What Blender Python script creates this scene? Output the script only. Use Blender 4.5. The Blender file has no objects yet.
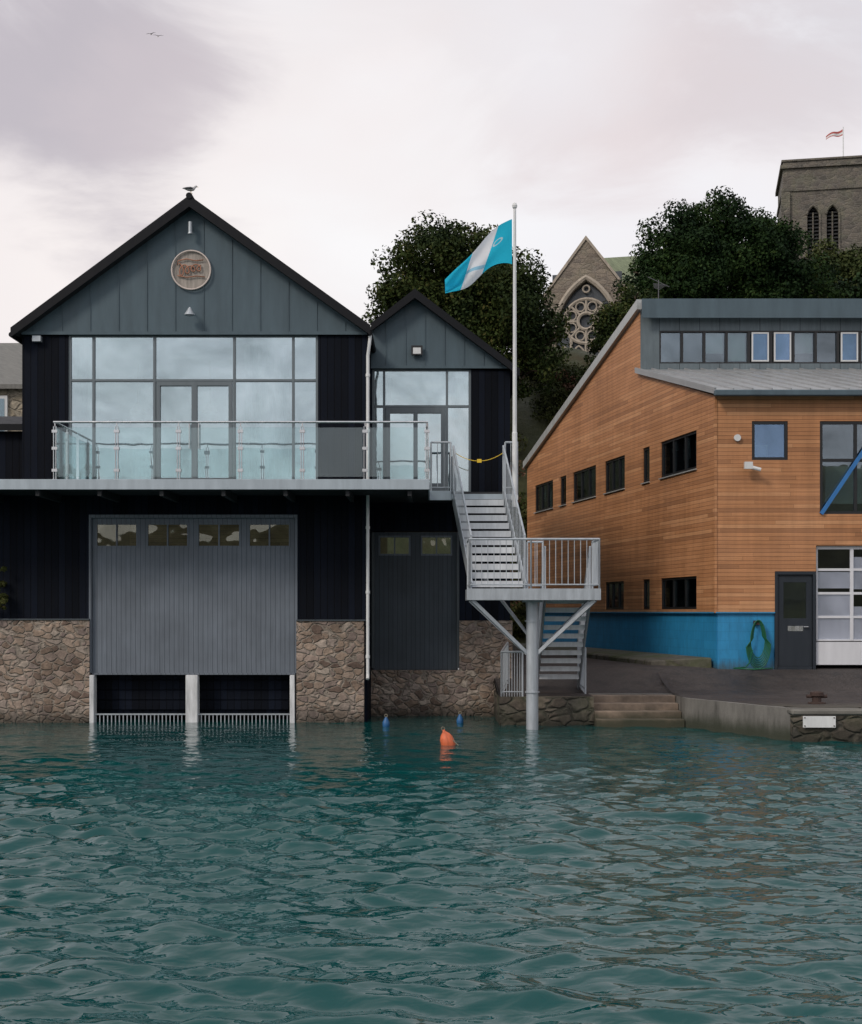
import bpy, bmesh, math, random
import numpy as np
from mathutils import Vector, Matrix
from mathutils.geometry import tessellate_polygon
random.seed(5); np.random.seed(5)
R=math.radians
sc=bpy.context.scene
sc.view_settings.view_transform='Standard'; sc.view_settings.look='None'; sc.view_settings.exposure=0
COL=sc.collection
# ---------------------------------------------------------------- helpers
def empty(name,loc=(0,0,0)):
    o=bpy.data.objects.new(name,None); o.location=loc; o.empty_display_size=.3; COL.objects.link(o); return o
class MB:
    def __init__(s): s.v=[];s.f=[];s.m=[]
    def poly(s,vs,mi=0):
        n=len(s.v); s.v+= [tuple(p) for p in vs]; s.f.append(tuple(range(n,n+len(vs)))); s.m.append(mi)
    def hexa(s,p,mi=0):
        n=len(s.v); s.v+=[tuple(q) for q in p]
        for f in ((0,3,2,1),(4,5,6,7),(0,1,5,4),(1,2,6,5),(2,3,7,6),(3,0,4,7)):
            s.f.append(tuple(n+i for i in f)); s.m.append(mi)
    def box(s,x0,x1,y0,y1,z0,z1,mi=0):
        s.hexa([(x0,y0,z0),(x1,y0,z0),(x1,y1,z0),(x0,y1,z0),(x0,y0,z1),(x1,y0,z1),(x1,y1,z1),(x0,y1,z1)],mi)
    def beam(s,p0,p1,w,h,mi=0):
        p0=Vector(p0);p1=Vector(p1);d=(p1-p0).normalized()
        up=Vector((0,0,1)) if abs(d.z)<.95 else Vector((0,1,0))
        a=d.cross(up).normalized()*w/2; b=a.cross(d).normalized()*h/2
        s.hexa([p0-a-b,p0+a-b,p0+a+b,p0-a+b,p1-a-b,p1+a-b,p1+a+b,p1-a+b],mi)
    def cyl(s,p0,p1,r,n=10,r2=None,mi=0,cap=True):
        s.tube([p0,p1],[r,r if r2 is None else r2],n,mi,cap)
    def tube(s,pts,rs,n=8,mi=0,cap=True,sq=1.0):
        pts=[Vector(p) for p in pts]
        if not hasattr(rs,'__len__'): rs=[rs]*len(pts)
        base=len(s.v); ref=None
        for i,p in enumerate(pts):
            d=(pts[min(i+1,len(pts)-1)]-pts[max(i-1,0)]).normalized()
            if ref is None: ref=Vector((0,0,1)) if abs(d.z)<.9 else Vector((1,0,0))
            a=d.cross(ref).normalized(); b=d.cross(a).normalized(); ref=a.cross(d)
            for k in range(n):
                t=2*math.pi*k/n
                s.v.append(tuple(p+a*math.cos(t)*rs[i]*sq+b*math.sin(t)*rs[i]))
        for i in range(len(pts)-1):
            for k in range(n):
                a0=base+i*n+k; a1=base+i*n+(k+1)%n
                s.f.append((a0,a1,a1+n,a0+n)); s.m.append(mi)
        if cap:
            s.f.append(tuple(base+k for k in range(n))); s.m.append(mi)
            e=base+(len(pts)-1)*n; s.f.append(tuple(e+k for k in range(n))); s.m.append(mi)
    def wall(s,outer,holes=(),y0=0,y1=.2,mi=0):
        loops=[list(outer)]+[list(h) for h in holes]
        tris=tessellate_polygon([[Vector((x,z,0)) for x,z in l] for l in loops])
        flat=[p for l in loops for p in l]
        n=len(s.v)
        s.v+=[(x,y0,z) for x,z in flat]+[(x,y1,z) for x,z in flat]; m=len(flat)
        for t in tris:
            s.f.append(tuple(n+i for i in t)); s.m.append(mi)
            s.f.append(tuple(n+m+i for i in reversed(t))); s.m.append(mi)
        o=0
        for l in loops:
            k=len(l)
            for i in range(k):
                a=n+o+i;b=n+o+(i+1)%k
                s.f.append((a,b,b+m,a+m)); s.m.append(mi)
            o+=k
    def obj(s,name,mats,parent=None,loc=(0,0,0),rz=0,smooth=False,bevel=0):
        me=bpy.data.meshes.new(name); me.from_pydata(s.v,[],s.f)
        if not isinstance(mats,(list,tuple)): mats=[mats]
        for m in mats: me.materials.append(m)
        me.polygons.foreach_set('material_index',s.m)
        bm=bmesh.new(); bm.from_mesh(me); bmesh.ops.recalc_face_normals(bm,faces=bm.faces); bm.to_mesh(me); bm.free()
        if smooth:
            me.polygons.foreach_set('use_smooth',[True]*len(me.polygons))
        o=bpy.data.objects.new(name,me); COL.objects.link(o); o.location=loc; o.rotation_euler=(0,0,rz)
        if parent: o.parent=parent
        if bevel:
            b=o.modifiers.new('b','BEVEL'); b.width=bevel; b.segments=1; b.limit_method='ANGLE'; b.angle_limit=R(50)
        return o
def rect(x0,x1,z0,z1): return [(x0,z0),(x1,z0),(x1,z1),(x0,z1)]
def window(F,G,x0,x1,z0,z1,y,fw=.05,cols=(),rows=(),d=.07,out=1,over=.012,gm=0):
    def bx(B,a,b,c,e,ya,yb,mi=0):
        ya,yb=y+out*ya,y+out*yb
        B.box(a,b,min(ya,yb),max(ya,yb),c,e,mi)
    bx(F,x0-over,x0+fw,z0-over,z1+over,0,d); bx(F,x1-fw,x1+over,z0-over,z1+over,0,d)
    bx(F,x0+fw,x1-fw,z0-over,z0+fw,.003,d-.003); bx(F,x0+fw,x1-fw,z1-fw,z1+over,.003,d-.003)
    for c in cols: bx(F,c-fw/2,c+fw/2,z0+fw,z1-fw,.001,d-.002)
    for r in rows: bx(F,x0+fw,x1-fw,r-fw/2,r+fw/2,.005,d-.004)
    bx(G,x0+fw*.5,x1-fw*.5,z0+fw*.5,z1-fw*.5,d*.5,d*.5+.012,gm)

# ---------------------------------------------------------------- materials
def nm(name):
    m=bpy.data.materials.new(name); m.use_nodes=True; n=m.node_tree.nodes; l=m.node_tree.links
    return m,n,l,n['Principled BSDF']
def M(n,l,op,a,b=None,c=None):
    q=n.new('ShaderNodeMath'); q.operation=op
    for i,x in enumerate((a,b,c)):
        if x is None: continue
        if isinstance(x,(int,float)): q.inputs[i].default_value=x
        else: l.new(x,q.inputs[i])
    return q.outputs[0]
def mixc(n,l,f,a,b,mode='MIX'):
    q=n.new('ShaderNodeMix'); q.data_type='RGBA'; q.blend_type=mode
    for i,x in ((0,f),(6,a),(7,b)):
        if isinstance(x,(int,float)): q.inputs[i].default_value=x
        elif isinstance(x,(tuple,list)): q.inputs[i].default_value=(*x[:3],1)
        else: l.new(x,q.inputs[i])
    return q.outputs[2]
def ocoord(n,l):
    t=n.new('ShaderNodeTexCoord'); s=n.new('ShaderNodeSeparateXYZ'); l.new(t.outputs['Object'],s.inputs[0]); return t.outputs['Object'],s
def comb(n,l,x,y,z):
    c=n.new('ShaderNodeCombineXYZ')
    for i,v in enumerate((x,y,z)):
        if isinstance(v,(int,float)): c.inputs[i].default_value=v
        else: l.new(v,c.inputs[i])
    return c.outputs[0]
def noise(n,l,vec,scale,detail=4,rough=.55,dist=0):
    q=n.new('ShaderNodeTexNoise'); q.inputs['Scale'].default_value=scale; q.inputs['Detail'].default_value=detail
    q.inputs['Roughness'].default_value=rough; q.inputs['Distortion'].default_value=dist
    if vec is not None: l.new(vec,q.inputs['Vector'])
    return q.outputs['Fac']
def mrange(n,l,v,a,b,c,d,sm=False):
    q=n.new('ShaderNodeMapRange'); l.new(v,q.inputs[0])
    if sm: q.interpolation_type='SMOOTHSTEP'
    for i,x in enumerate((a,b,c,d)): q.inputs[i+1].default_value=x
    return q.outputs[0]
def bump(n,l,h,b,strength=.5,dist=.02):
    q=n.new('ShaderNodeBump'); q.inputs['Strength'].default_value=strength; q.inputs['Distance'].default_value=dist
    l.new(h,q.inputs['Height']); l.new(q.outputs[0],b.inputs['Normal']); return q
def paint(name,col,rough=.5,var=.25,scale=2.0,metal=0,bmp=.1,streak=True,tide=False,spec=.5):
    m,n,l,b=nm(name); o,s=ocoord(n,l)
    u=M(n,l,'ADD',s.outputs[0],s.outputs[1])
    v=comb(n,l,M(n,l,'MULTIPLY',u,3.0 if streak else 1),s.outputs[1],M(n,l,'MULTIPLY',s.outputs[2],.5 if streak else 1))
    f=noise(n,l,v,scale,6,.65)
    k=mrange(n,l,f,.3,.7,1-var,1+var)
    c=mixc(n,l,1.0,col,comb(n,l,k,k,k),'MULTIPLY')
    if tide:
        t=mrange(n,l,M(n,l,'ADD',s.outputs[2],M(n,l,'MULTIPLY',f,.3)),.22,.55,1,0,True)
        c=mixc(n,l,M(n,l,'MULTIPLY',t,.85),c,(.022,.03,.014))
    l.new(c,b.inputs['Base Color'])
    b.inputs['Metallic'].default_value=metal; b.inputs['Specular IOR Level'].default_value=spec
    l.new(mrange(n,l,f,.3,.7,max(.03,rough-.1),min(1,rough+.12)),b.inputs['Roughness'])
    if bmp: bump(n,l,noise(n,l,o,scale*14,3),b,bmp,.01)
    return m
def vboards(name,col,pitch,rough=.6,var=.3,groove=.06,bst=.6,weather=None,spec=.3):
    m,n,l,b=nm(name); o,s=ocoord(n,l)
    u=M(n,l,'DIVIDE',M(n,l,'ADD',s.outputs[0],s.outputs[1]),pitch)
    fl=M(n,l,'FLOOR',u); fr=M(n,l,'FRACT',u)
    w=n.new('ShaderNodeTexWhiteNoise'); w.noise_dimensions='1D'; l.new(fl,w.inputs['W'])
    e=M(n,l,'MINIMUM',fr,M(n,l,'SUBTRACT',1,fr)); g=mrange(n,l,e,groove*.5,groove,0,1,True)
    st=noise(n,l,comb(n,l,M(n,l,'MULTIPLY',u,3.1),0.0,M(n,l,'MULTIPLY',s.outputs[2],.6)),2.2,6,.7)
    big=noise(n,l,o,.9,3)
    k=M(n,l,'MULTIPLY',M(n,l,'MULTIPLY',mrange(n,l,w.outputs[0],0,1,1-var,1+var),mrange(n,l,st,.3,.7,.8,1.2)),mrange(n,l,big,.3,.7,.85,1.15))
    k=M(n,l,'MULTIPLY',k,mrange(n,l,g,0,1,.3,1))
    c=mixc(n,l,1.0,col,comb(n,l,k,k,k),'MULTIPLY')
    l.new(c,b.inputs['Base Color'])
    l.new(mrange(n,l,st,.3,.7,rough-.1,rough+.15),b.inputs['Roughness'])
    b.inputs['Specular IOR Level'].default_value=spec
    bump(n,l,M(n,l,'ADD',g,M(n,l,'MULTIPLY',st,.25)),b,bst,.015)
    return m
def woodclad(name,greyed=0.0):
    m,n,l,b=nm(name); o,s=ocoord(n,l)
    u=s.outputs[0]; z=s.outputs[2]
    row=M(n,l,'FLOOR',M(n,l,'DIVIDE',z,.095)); fr=M(n,l,'FRACT',M(n,l,'DIVIDE',z,.095))
    w1=n.new('ShaderNodeTexWhiteNoise'); w1.noise_dimensions='1D'; l.new(row,w1.inputs['W'])
    ub=M(n,l,'ADD',M(n,l,'DIVIDE',u,3.3),M(n,l,'MULTIPLY',w1.outputs[0],7.3))
    bc=M(n,l,'FLOOR',ub); bf=M(n,l,'FRACT',ub)
    w2=n.new('ShaderNodeTexWhiteNoise'); w2.noise_dimensions='2D'; l.new(comb(n,l,row,bc,0.0),w2.inputs['Vector'])
    grain=noise(n,l,comb(n,l,M(n,l,'MULTIPLY',u,.8),M(n,l,'MULTIPLY',w2.outputs[0],9),M(n,l,'MULTIPLY',z,26)),1.6,6,.65)
    big=noise(n,l,comb(n,l,M(n,l,'MULTIPLY',u,.6),0.0,z),.7,4,.6)
    drip=noise(n,l,comb(n,l,M(n,l,'MULTIPLY',u,3.5),0.0,M(n,l,'MULTIPLY',z,.35)),1.2,5,.65)
    cr=n.new('ShaderNodeValToRGB'); l.new(w2.outputs[0],cr.inputs[0])
    e=cr.color_ramp.elements; e[0].position=0; e[0].color=(.36,.165,.075,1); e[1].position=1; e[1].color=(.59,.30,.145,1)
    a=e.new(.25); a.color=(.46,.21,.092,1); a=e.new(.8); a.color=(.52,.245,.110,1)
    k=M(n,l,'MULTIPLY',mrange(n,l,grain,.3,.7,.85,1.15),mrange(n,l,big,.3,.7,.78,1.16))
    k=M(n,l,'MULTIPLY',k,mrange(n,l,drip,.35,.7,1.08,.85))
    eg=M(n,l,'MINIMUM',fr,M(n,l,'SUBTRACT',1,fr)); g=mrange(n,l,eg,.03,.10,0,1,True)
    be=M(n,l,'MINIMUM',bf,M(n,l,'SUBTRACT',1,bf)); g2=mrange(n,l,be,.0005,.0015,0,1)
    gg=M(n,l,'MULTIPLY',g,g2)
    k=M(n,l,'MULTIPLY',k,mrange(n,l,gg,0,1,.5,1))
    c=mixc(n,l,1.0,cr.outputs[0],comb(n,l,k,k,k),'MULTIPLY')
    c=mixc(n,l,mrange(n,l,big,.45,.75,.03+greyed*.3,.2+greyed),c,(.22,.16,.12))
    l.new(c,b.inputs['Base Color']); b.inputs['Roughness'].default_value=.55
    b.inputs['Specular IOR Level'].default_value=.3
    bump(n,l,M(n,l,'ADD',gg,M(n,l,'MULTIPLY',grain,.25)),b,.3,.01)
    return m
def stone(name,sx=3.0,sz=5.0,cols=((.10,.075,.06),(.20,.15,.115),(.30,.235,.185),(.17,.14,.13),(.34,.29,.25)),mortar=(.20,.18,.155),wet=True,bst=1.0,green=0.0,warp=.5):
    m,n,l,b=nm(name); o,s=ocoord(n,l)
    v0=comb(n,l,M(n,l,'MULTIPLY',s.outputs[0],sx),M(n,l,'MULTIPLY',s.outputs[1],sx),M(n,l,'MULTIPLY',s.outputs[2],sz))
    nz=n.new('ShaderNodeTexNoise'); nz.inputs['Scale'].default_value=.9; nz.inputs['Detail'].default_value=1; l.new(v0,nz.inputs['Vector'])
    va=n.new('ShaderNodeVectorMath'); va.operation='MULTIPLY_ADD'; l.new(nz.outputs['Color'],va.inputs[0]); va.inputs[1].default_value=(warp,warp,warp); l.new(v0,va.inputs[2])
    vo=n.new('ShaderNodeTexVoronoi'); vo.inputs['Scale'].default_value=1; l.new(va.outputs[0],vo.inputs['Vector'])
    ve=n.new('ShaderNodeTexVoronoi'); ve.feature='DISTANCE_TO_EDGE'; ve.inputs['Scale'].default_value=1; l.new(va.outputs[0],ve.inputs['Vector'])
    sp=n.new('ShaderNodeSeparateColor'); l.new(vo.outputs['Color'],sp.inputs[0])
    cr=n.new('ShaderNodeValToRGB'); l.new(sp.outputs[0],cr.inputs[0]); e=cr.color_ramp.elements
    e[0].color=(*cols[0],1); e[1].color=(*cols[-1],1)
    for i,c in enumerate(cols[1:-1]): a=e.new((i+1)/(len(cols)-1)); a.color=(*c,1)
    fine=noise(n,l,o,9,6,.7); big=noise(n,l,o,.8,3); mid=noise(n,l,o,3.5,3,.6)
    k=M(n,l,'MULTIPLY',mrange(n,l,fine,.3,.7,.6,1.4),mrange(n,l,big,.3,.7,.75,1.25))
    c=mixc(n,l,1.0,cr.outputs[0],comb(n,l,k,k,k),'MULTIPLY')
    # pointing: wide and pale in places, almost lost in others
    d2=M(n,l,'ADD',ve.outputs['Distance'],M(n,l,'MULTIPLY',M(n,l,'SUBTRACT',mid,.5),.22))
    ed=mrange(n,l,d2,.02,.10,0,1,True)
    c=mixc(n,l,ed,mixc(n,l,1.0,mortar,comb(n,l,k,k,k),'MULTIPLY'),c)
    if green: c=mixc(n,l,mrange(n,l,big,.45,.65,0,green),c,(.05,.07,.02))
    if wet:
        wl=mrange(n,l,M(n,l,'ADD',s.outputs[2],M(n,l,'MULTIPLY',fine,.35)),.12,.65,0,1,True)
        c=mixc(n,l,wl,mixc(n,l,.8,c,(.018,.018,.012)),c)
    l.new(c,b.inputs['Base Color']); b.inputs['Roughness'].default_value=.85
    bump(n,l,M(n,l,'ADD',mrange(n,l,ve.outputs['Distance'],.0,.16,0,1,True),M(n,l,'MULTIPLY',fine,.6)),b,bst,.04)
    return m
def glassm(name,tint=(.78,.9,.95),refl=.6,rough=.015,wob=.05,thru=(.75,.85,.85)):
    m,n,l,b=nm(name); n.remove(b); out=n['Material Output']
    o,s=ocoord(n,l)
    gl=n.new('ShaderNodeBsdfGlossy'); gl.inputs['Color'].default_value=(*tint,1); gl.inputs['Roughness'].default_value=rough
    tr=n.new('ShaderNodeBsdfTransparent'); tr.inputs['Color'].default_value=(*thru,1)
    lw=n.new('ShaderNodeLayerWeight'); lw.inputs[0].default_value=.3
    f=M(n,l,'ADD',M(n,l,'MULTIPLY',lw.outputs[0],.6),refl)
    if wob: f=M(n,l,'MULTIPLY',f,mrange(n,l,noise(n,l,o,.6,4,.6,.6),.32,.68,.6,1.3))
    f=M(n,l,'MINIMUM',f,1.0)
    mx=n.new('ShaderNodeMixShader'); l.new(f,mx.inputs[0]); l.new(tr.outputs[0],mx.inputs[1]); l.new(gl.outputs[0],mx.inputs[2])
    l.new(mx.outputs[0],out.inputs[0])
    if wob:
        q=n.new('ShaderNodeBump'); q.inputs['Strength'].default_value=wob; q.inputs['Distance'].default_value=.05
        l.new(noise(n,l,o,1.1,2),q.inputs['Height']); l.new(q.outputs[0],gl.inputs['Normal'])
    return m
def leafm(name,dark,lite,accent=None):
    m,n,l,b=nm(name); g=n.new('ShaderNodeNewGeometry'); o,s=ocoord(n,l)
    big=noise(n,l,o,.55,3); r=g.outputs['Random Per Island']
    f=M(n,l,'ADD',M(n,l,'MULTIPLY',r,.5),mrange(n,l,big,.38,.62,0,.6))
    c=mixc(n,l,f,dark,lite)
    if accent: c=mixc(n,l,M(n,l,'MULTIPLY',mrange(n,l,r,.75,1,0,.8),mrange(n,l,big,.45,.6,.05,.9)),c,accent)
    l.new(c,b.inputs['Base Color']); b.inputs['Roughness'].default_value=.7; b.inputs['Specular IOR Level'].default_value=.12
    return m

m_black=vboards('black_cladding',(.0045,.007,.014),.15,.7,.5,spec=.12)
m_gable=paint('zinc_cladding',(.078,.115,.14),.5,.16,1.2,.0,.05,spec=.3)
m_gdoor=vboards('grey_door_boards',(.145,.17,.205),.105,.5,.05,.05,.4)
m_gdoor_shaded=vboards('grey_door_boards_shaded',(.052,.066,.082),.105,.5,.06,.05,.5)  # grey door boards again, with the extension door's shadow put into the colour
m_frame=paint('dark_grey_frame',(.055,.07,.082),.4,.1,2,0,0)
m_gframe=paint('glazing_frame_grey',(.13,.16,.18),.4,.1,2,0,0)
m_blackfr=paint('black_frame',(.012,.013,.015),.4,.1,2,0,0)
m_whitefr=paint('white_frame',(.6,.62,.63),.45,.08,2,0,0)
m_roof=paint('slate_roof',(.020,.021,.024),.7,.3,3,0,.3)
m_fascia=paint('black_fascia',(.008,.009,.012),.6,.2,3,0,.1,spec=.2)
m_galv=paint('galvanised_steel',(.42,.46,.50),.42,.18,3,.40,.08)
m_steel=paint('stainless_steel',(.62,.63,.64),.22,.08,3,.9,0)
m_slab=paint('balcony_fascia',(.38,.44,.49),.45,.12,2,.2,.05)
m_soffit=paint('soffit',(.02,.022,.026),.7,.2,2,0,0)
m_white=paint('white_paint',(.70,.72,.73),.45,.12,3,0,.05)
m_post=paint('white_slip_post',(.62,.64,.66),.6,.3,3,0,.2)
m_glass=glassm('glazing_glass',(.74,.85,.89),.50,wob=.14)
m_glassd=glassm('window_glass',(.55,.62,.70),.20)
m_glassw=glassm('boat_door_glass',(.50,.46,.38),.20,wob=.5)
m_glassb=glassm('blue_window_glass',(.33,.48,.72),.34)
m_rail=glassm('balustrade_glass',(.85,.95,.97),.05,.01,0,(.89,.94,.94))
m_wood=woodclad('cedar_cladding'); m_wood2=woodclad('cedar_cladding_front',.08)
m_stone=stone('rubble_stone',4.6,7.0,((.13,.09,.072),(.25,.185,.14),(.36,.28,.225),(.20,.155,.14),(.40,.34,.285)),(.25,.215,.18),warp=1.1,bst=.8)
m_stoneq=stone('quay_stone',2.6,4.6,((.05,.045,.035),(.10,.08,.065),(.15,.125,.10),(.08,.075,.065)),(.07,.065,.05),True,1,.5,warp=1)
m_church=stone('church_stone',1.5,3.2,((.15,.125,.105),(.20,.165,.135),(.25,.21,.17),(.175,.15,.13)),(.19,.165,.14),False,.6,.25)
m_tower=stone('tower_stone',1.8,3.4,((.085,.08,.07),(.13,.115,.10),(.175,.155,.13),(.11,.10,.09)),(.14,.13,.115),False,.6,.3)
m_dress=paint('dressed_stone',(.34,.30,.25),.85,.3,1.5,0,.4)
m_conc=paint('concrete',(.15,.145,.135),.85,.45,1.5,0,.5,tide=True)
m_coping=paint('old_coping',(.15,.145,.13),.85,.4,1.5,0,.6,False)
m_sand=paint('sandstone_steps',(.20,.155,.12),.85,.45,2,0,.5,False,tide=True)
m_room=paint('interior_plaster',(.45,.48,.49),.8,.1,1,0,0)
m_paper=paint('white_paper',(.80,.82,.88),.8,.08,1,0,0)
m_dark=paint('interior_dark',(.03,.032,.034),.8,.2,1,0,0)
m_wfloor=paint('interior_floor',(.22,.14,.08),.5,.2,1,0,0)
m_metalroof=paint('zinc_roof',(.36,.37,.38),.38,.15,1.2,.35,.05)
m_greyclad=vboards('grey_cladding_panels',(.13,.165,.185),.55,.45,.08,.02,.3)
m_lead=paint('roof_trim',(.42,.44,.44),.4,.15,2,.3,0)
m_garage=paint('garage_door_white',(.64,.66,.70),.45,.06,2,0,0)
m_cottage=stone('cottage_stone',2.2,4,((.30,.26,.19),(.38,.33,.25),(.44,.39,.31)),(.38,.34,.27),False)
m_slate2=paint('old_slate',(.15,.15,.14),.7,.3,3,0,.5)
m_mossroof=paint('mossy_slate',(.16,.19,.12),.8,.35,2,0,.4)
m_orange=paint('orange_plastic',(.55,.12,.045),.5,.4,6,0,.1)
m_bluep=paint('blue_plastic',(.02,.11,.28),.45,.2,6,0,.1)
m_rope=paint('rope',(.2,.18,.14),.9,.3,6,0,0)
m_hose=paint('green_hose',(.01,.11,.05),.4,.2,4,0,0)
m_yellow=paint('yellow_chain',(.75,.50,.03),.5,.1,4,0,0)
m_copper=paint('copper_logo',(.36,.17,.11),.5,.2,4,.3,0)
m_gullw=paint('gull_white',(.5,.5,.5),.7,.1,4,0,0,False)
m_gullg=paint('gull_grey',(.10,.10,.11),.7,.1,4,0,0,False)
m_iron=paint('rusty_iron',(.05,.03,.025),.8,.4,6,0,.4)
m_red=paint('red_cloth',(.45,.10,.09),.8,.2,3,0,0)
m_ltgreen=paint('bark',(.07,.05,.035),.9,.4,3,0,.6)

def bluebrick():
    m,n,l,b=nm('blue_painted_block'); o,s=ocoord(n,l)
    br=n.new('ShaderNodeTexBrick'); br.inputs['Scale'].default_value=1; br.inputs['Brick Width'].default_value=.44; br.inputs['Row Height'].default_value=.215
    br.inputs['Mortar Size'].default_value=.005; l.new(comb(n,l,s.outputs[0],s.outputs[2],0.0),br.inputs['Vector'])
    br.inputs['Color1'].default_value=(.02,.235,.48,1); br.inputs['Color2'].default_value=(.025,.26,.52,1); br.inputs['Mortar'].default_value=(.017,.20,.41,1)
    f=noise(n,l,comb(n,l,M(n,l,'MULTIPLY',s.outputs[0],3),0.0,M(n,l,'MULTIPLY',s.outputs[2],.8)),2,6,.7)
    k=mrange(n,l,f,.3,.7,.8,1.15); c=mixc(n,l,1.0,br.outputs[0],comb(n,l,k,k,k),'MULTIPLY')
    d=mrange(n,l,M(n,l,'ADD',s.outputs[2],M(n,l,'MULTIPLY',f,.4)),1.25,1.55,.7,0,True)
    c=mixc(n,l,d,c,(.05,.06,.045)); l.new(c,b.inputs['Base Color']); b.inputs['Roughness'].default_value=.55
    bump(n,l,br.outputs['Fac'],b,-.15,.01); return m
m_blue=bluebrick()

# ---------------------------------------------------------------- camera / sky / sun
cam=bpy.data.cameras.new('camera'); co=bpy.data.objects.new('camera',cam); COL.objects.link(co); sc.camera=co
co.location=(0,0,2.4); co.rotation_euler=(R(90),0,0); cam.lens=48.5; cam.sensor_width=36; cam.shift_y=100/1024; cam.clip_end=3000
sdir=Vector((-.62,-.66,.66)).normalized()
sl=bpy.data.lights.new('sun','SUN'); sl.energy=1.5; sl.angle=R(14); sl.color=(1,.89,.77)
so=bpy.data.objects.new('sun',sl); COL.objects.link(so); so.rotation_euler=(-sdir).to_track_quat('-Z','Y').to_euler(); so.location=(-20,-20,40)
w=bpy.data.worlds.new('World'); sc.world=w; w.use_nodes=True; n=w.node_tree.nodes; l=w.node_tree.links
bg=n['Background']
sky=n.new('ShaderNodeTexSky'); sky.sky_type='NISHITA'; sky.sun_disc=False; sky.sun_elevation=math.asin(sdir.z); sky.sun_rotation=math.atan2(sdir.x,sdir.y)
tc=n.new('ShaderNodeTexCoord'); D=tc.outputs['Generated']
sp=n.new('ShaderNodeSeparateXYZ'); l.new(D,sp.inputs[0])
vv=comb(n,l,sp.outputs[0],sp.outputs[1],M(n,l,'MULTIPLY',sp.outputs[2],2.0))
n1=noise(n,l,vv,4.2,7,.58,.5); n2=noise(n,l,vv,2.0,5,.5,.3)
def spot(px,py,r0,r1,jit=.25):
    d=Vector(((px-431)/1380,1,(612-py)/1380)).normalized()
    q=n.new('ShaderNodeVectorMath'); q.operation='DISTANCE'; l.new(D,q.inputs[0]); q.inputs[1].default_value=d
    dd=M(n,l,'ADD',q.outputs['Value'],M(n,l,'MULTIPLY',M(n,l,'SUBTRACT',n1,.5),jit))
    return mrange(n,l,dd,r0,r1,1,0,True)
base=mixc(n,l,mrange(n,l,n1,.38,.62,0,1,True),(7.8,7.65,8.1),(9.6,9.5,9.8))
base=mixc(n,l,M(n,l,'MULTIPLY',spot(300,240,.04,.28,.2),.85),base,(10.4,10.3,10.3))
base=mixc(n,l,M(n,l,'MULTIPLY',spot(110,270,.03,.17,.2),.85),base,(11.0,10.7,10.4))
base=mixc(n,l,M(n,l,'MULTIPLY',mrange(n,l,n2,.42,.62,0,1,True),.5),base,(9.2,8.1,7.9))
base=mixc(n,l,M(n,l,'MULTIPLY',spot(80,75,.015,.13,.35),.95),base,(5.6,5.15,5.6))
base=mixc(n,l,M(n,l,'MULTIPLY',spot(150,110,.005,.06,.3),.6),base,(6.7,6.0,6.3))
base=mixc(n,l,M(n,l,'MULTIPLY',spot(620,140,.01,.13,.35),.7),base,(8.3,7.2,7.2))
base=mixc(n,l,M(n,l,'MULTIPLY',spot(760,110,.005,.09,.35),.55),base,(7.5,6.8,7.0))
base=mixc(n,l,M(n,l,'MULTIPLY',spot(560,60,.005,.07,.3),.5),base,(9.4,9.3,9.6))
base=mixc(n,l,mrange(n,l,sp.outputs[2],.5,1,0,.45,True),base,(5.8,6.3,6.8))
fin=mixc(n,l,.93,sky.outputs[0],base)
l.new(fin,bg.inputs[0]); bg.inputs[1].default_value=.1

# ---------------------------------------------------------------- ground
def sstep(t): t=np.clip(t,0,1); return t*t*(3-2*t)
def front(X):
    if X<-11: return 31.2
    if X<1.45: return 33.5
    if X<3.45: return 29.2
    if X<5.3: return 30.2
    if X<6.7: return 28.8+(X-5.3)/1.4*(25.7-28.8)
    return 25.6
def gz(X,Y):
    z=.606+.5*sstep((Y-30.6)/2.4)
    z=z+12.8*sstep((Y-50)/14.0)
    z=z+np.where(Y>64,.5*np.sin(X*.21)*np.sin(Y*.13),0)+sstep((Y-52)/6)*.35*np.sin(X*1.1+Y*.9)
    return z
xs=sorted(list(np.linspace(-300,-30,14))+list(np.linspace(-28,28,113))+list(np.linspace(30,300,14))+[1.449,1.451,3.449,3.451,5.299,5.301,-10.999,-11.001])
yb=list(np.linspace(34,90,70))+list(np.linspace(95,600,20))
V=[];F=[]
for X in xs:
    f0=front(X)+.35
    rows=list(np.linspace(f0,33.9,12))+yb
    for Y in rows: V.append((X,Y,float(gz(X,Y))))
nr=12+len(yb)
for i in range(len(xs)-1):
    for j in range(nr-1):
        a=i*nr+j; F.append((a,a+nr,a+nr+1,a+1))
me=bpy.data.meshes.new('ground'); me.from_pydata(V,[],F)
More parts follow.
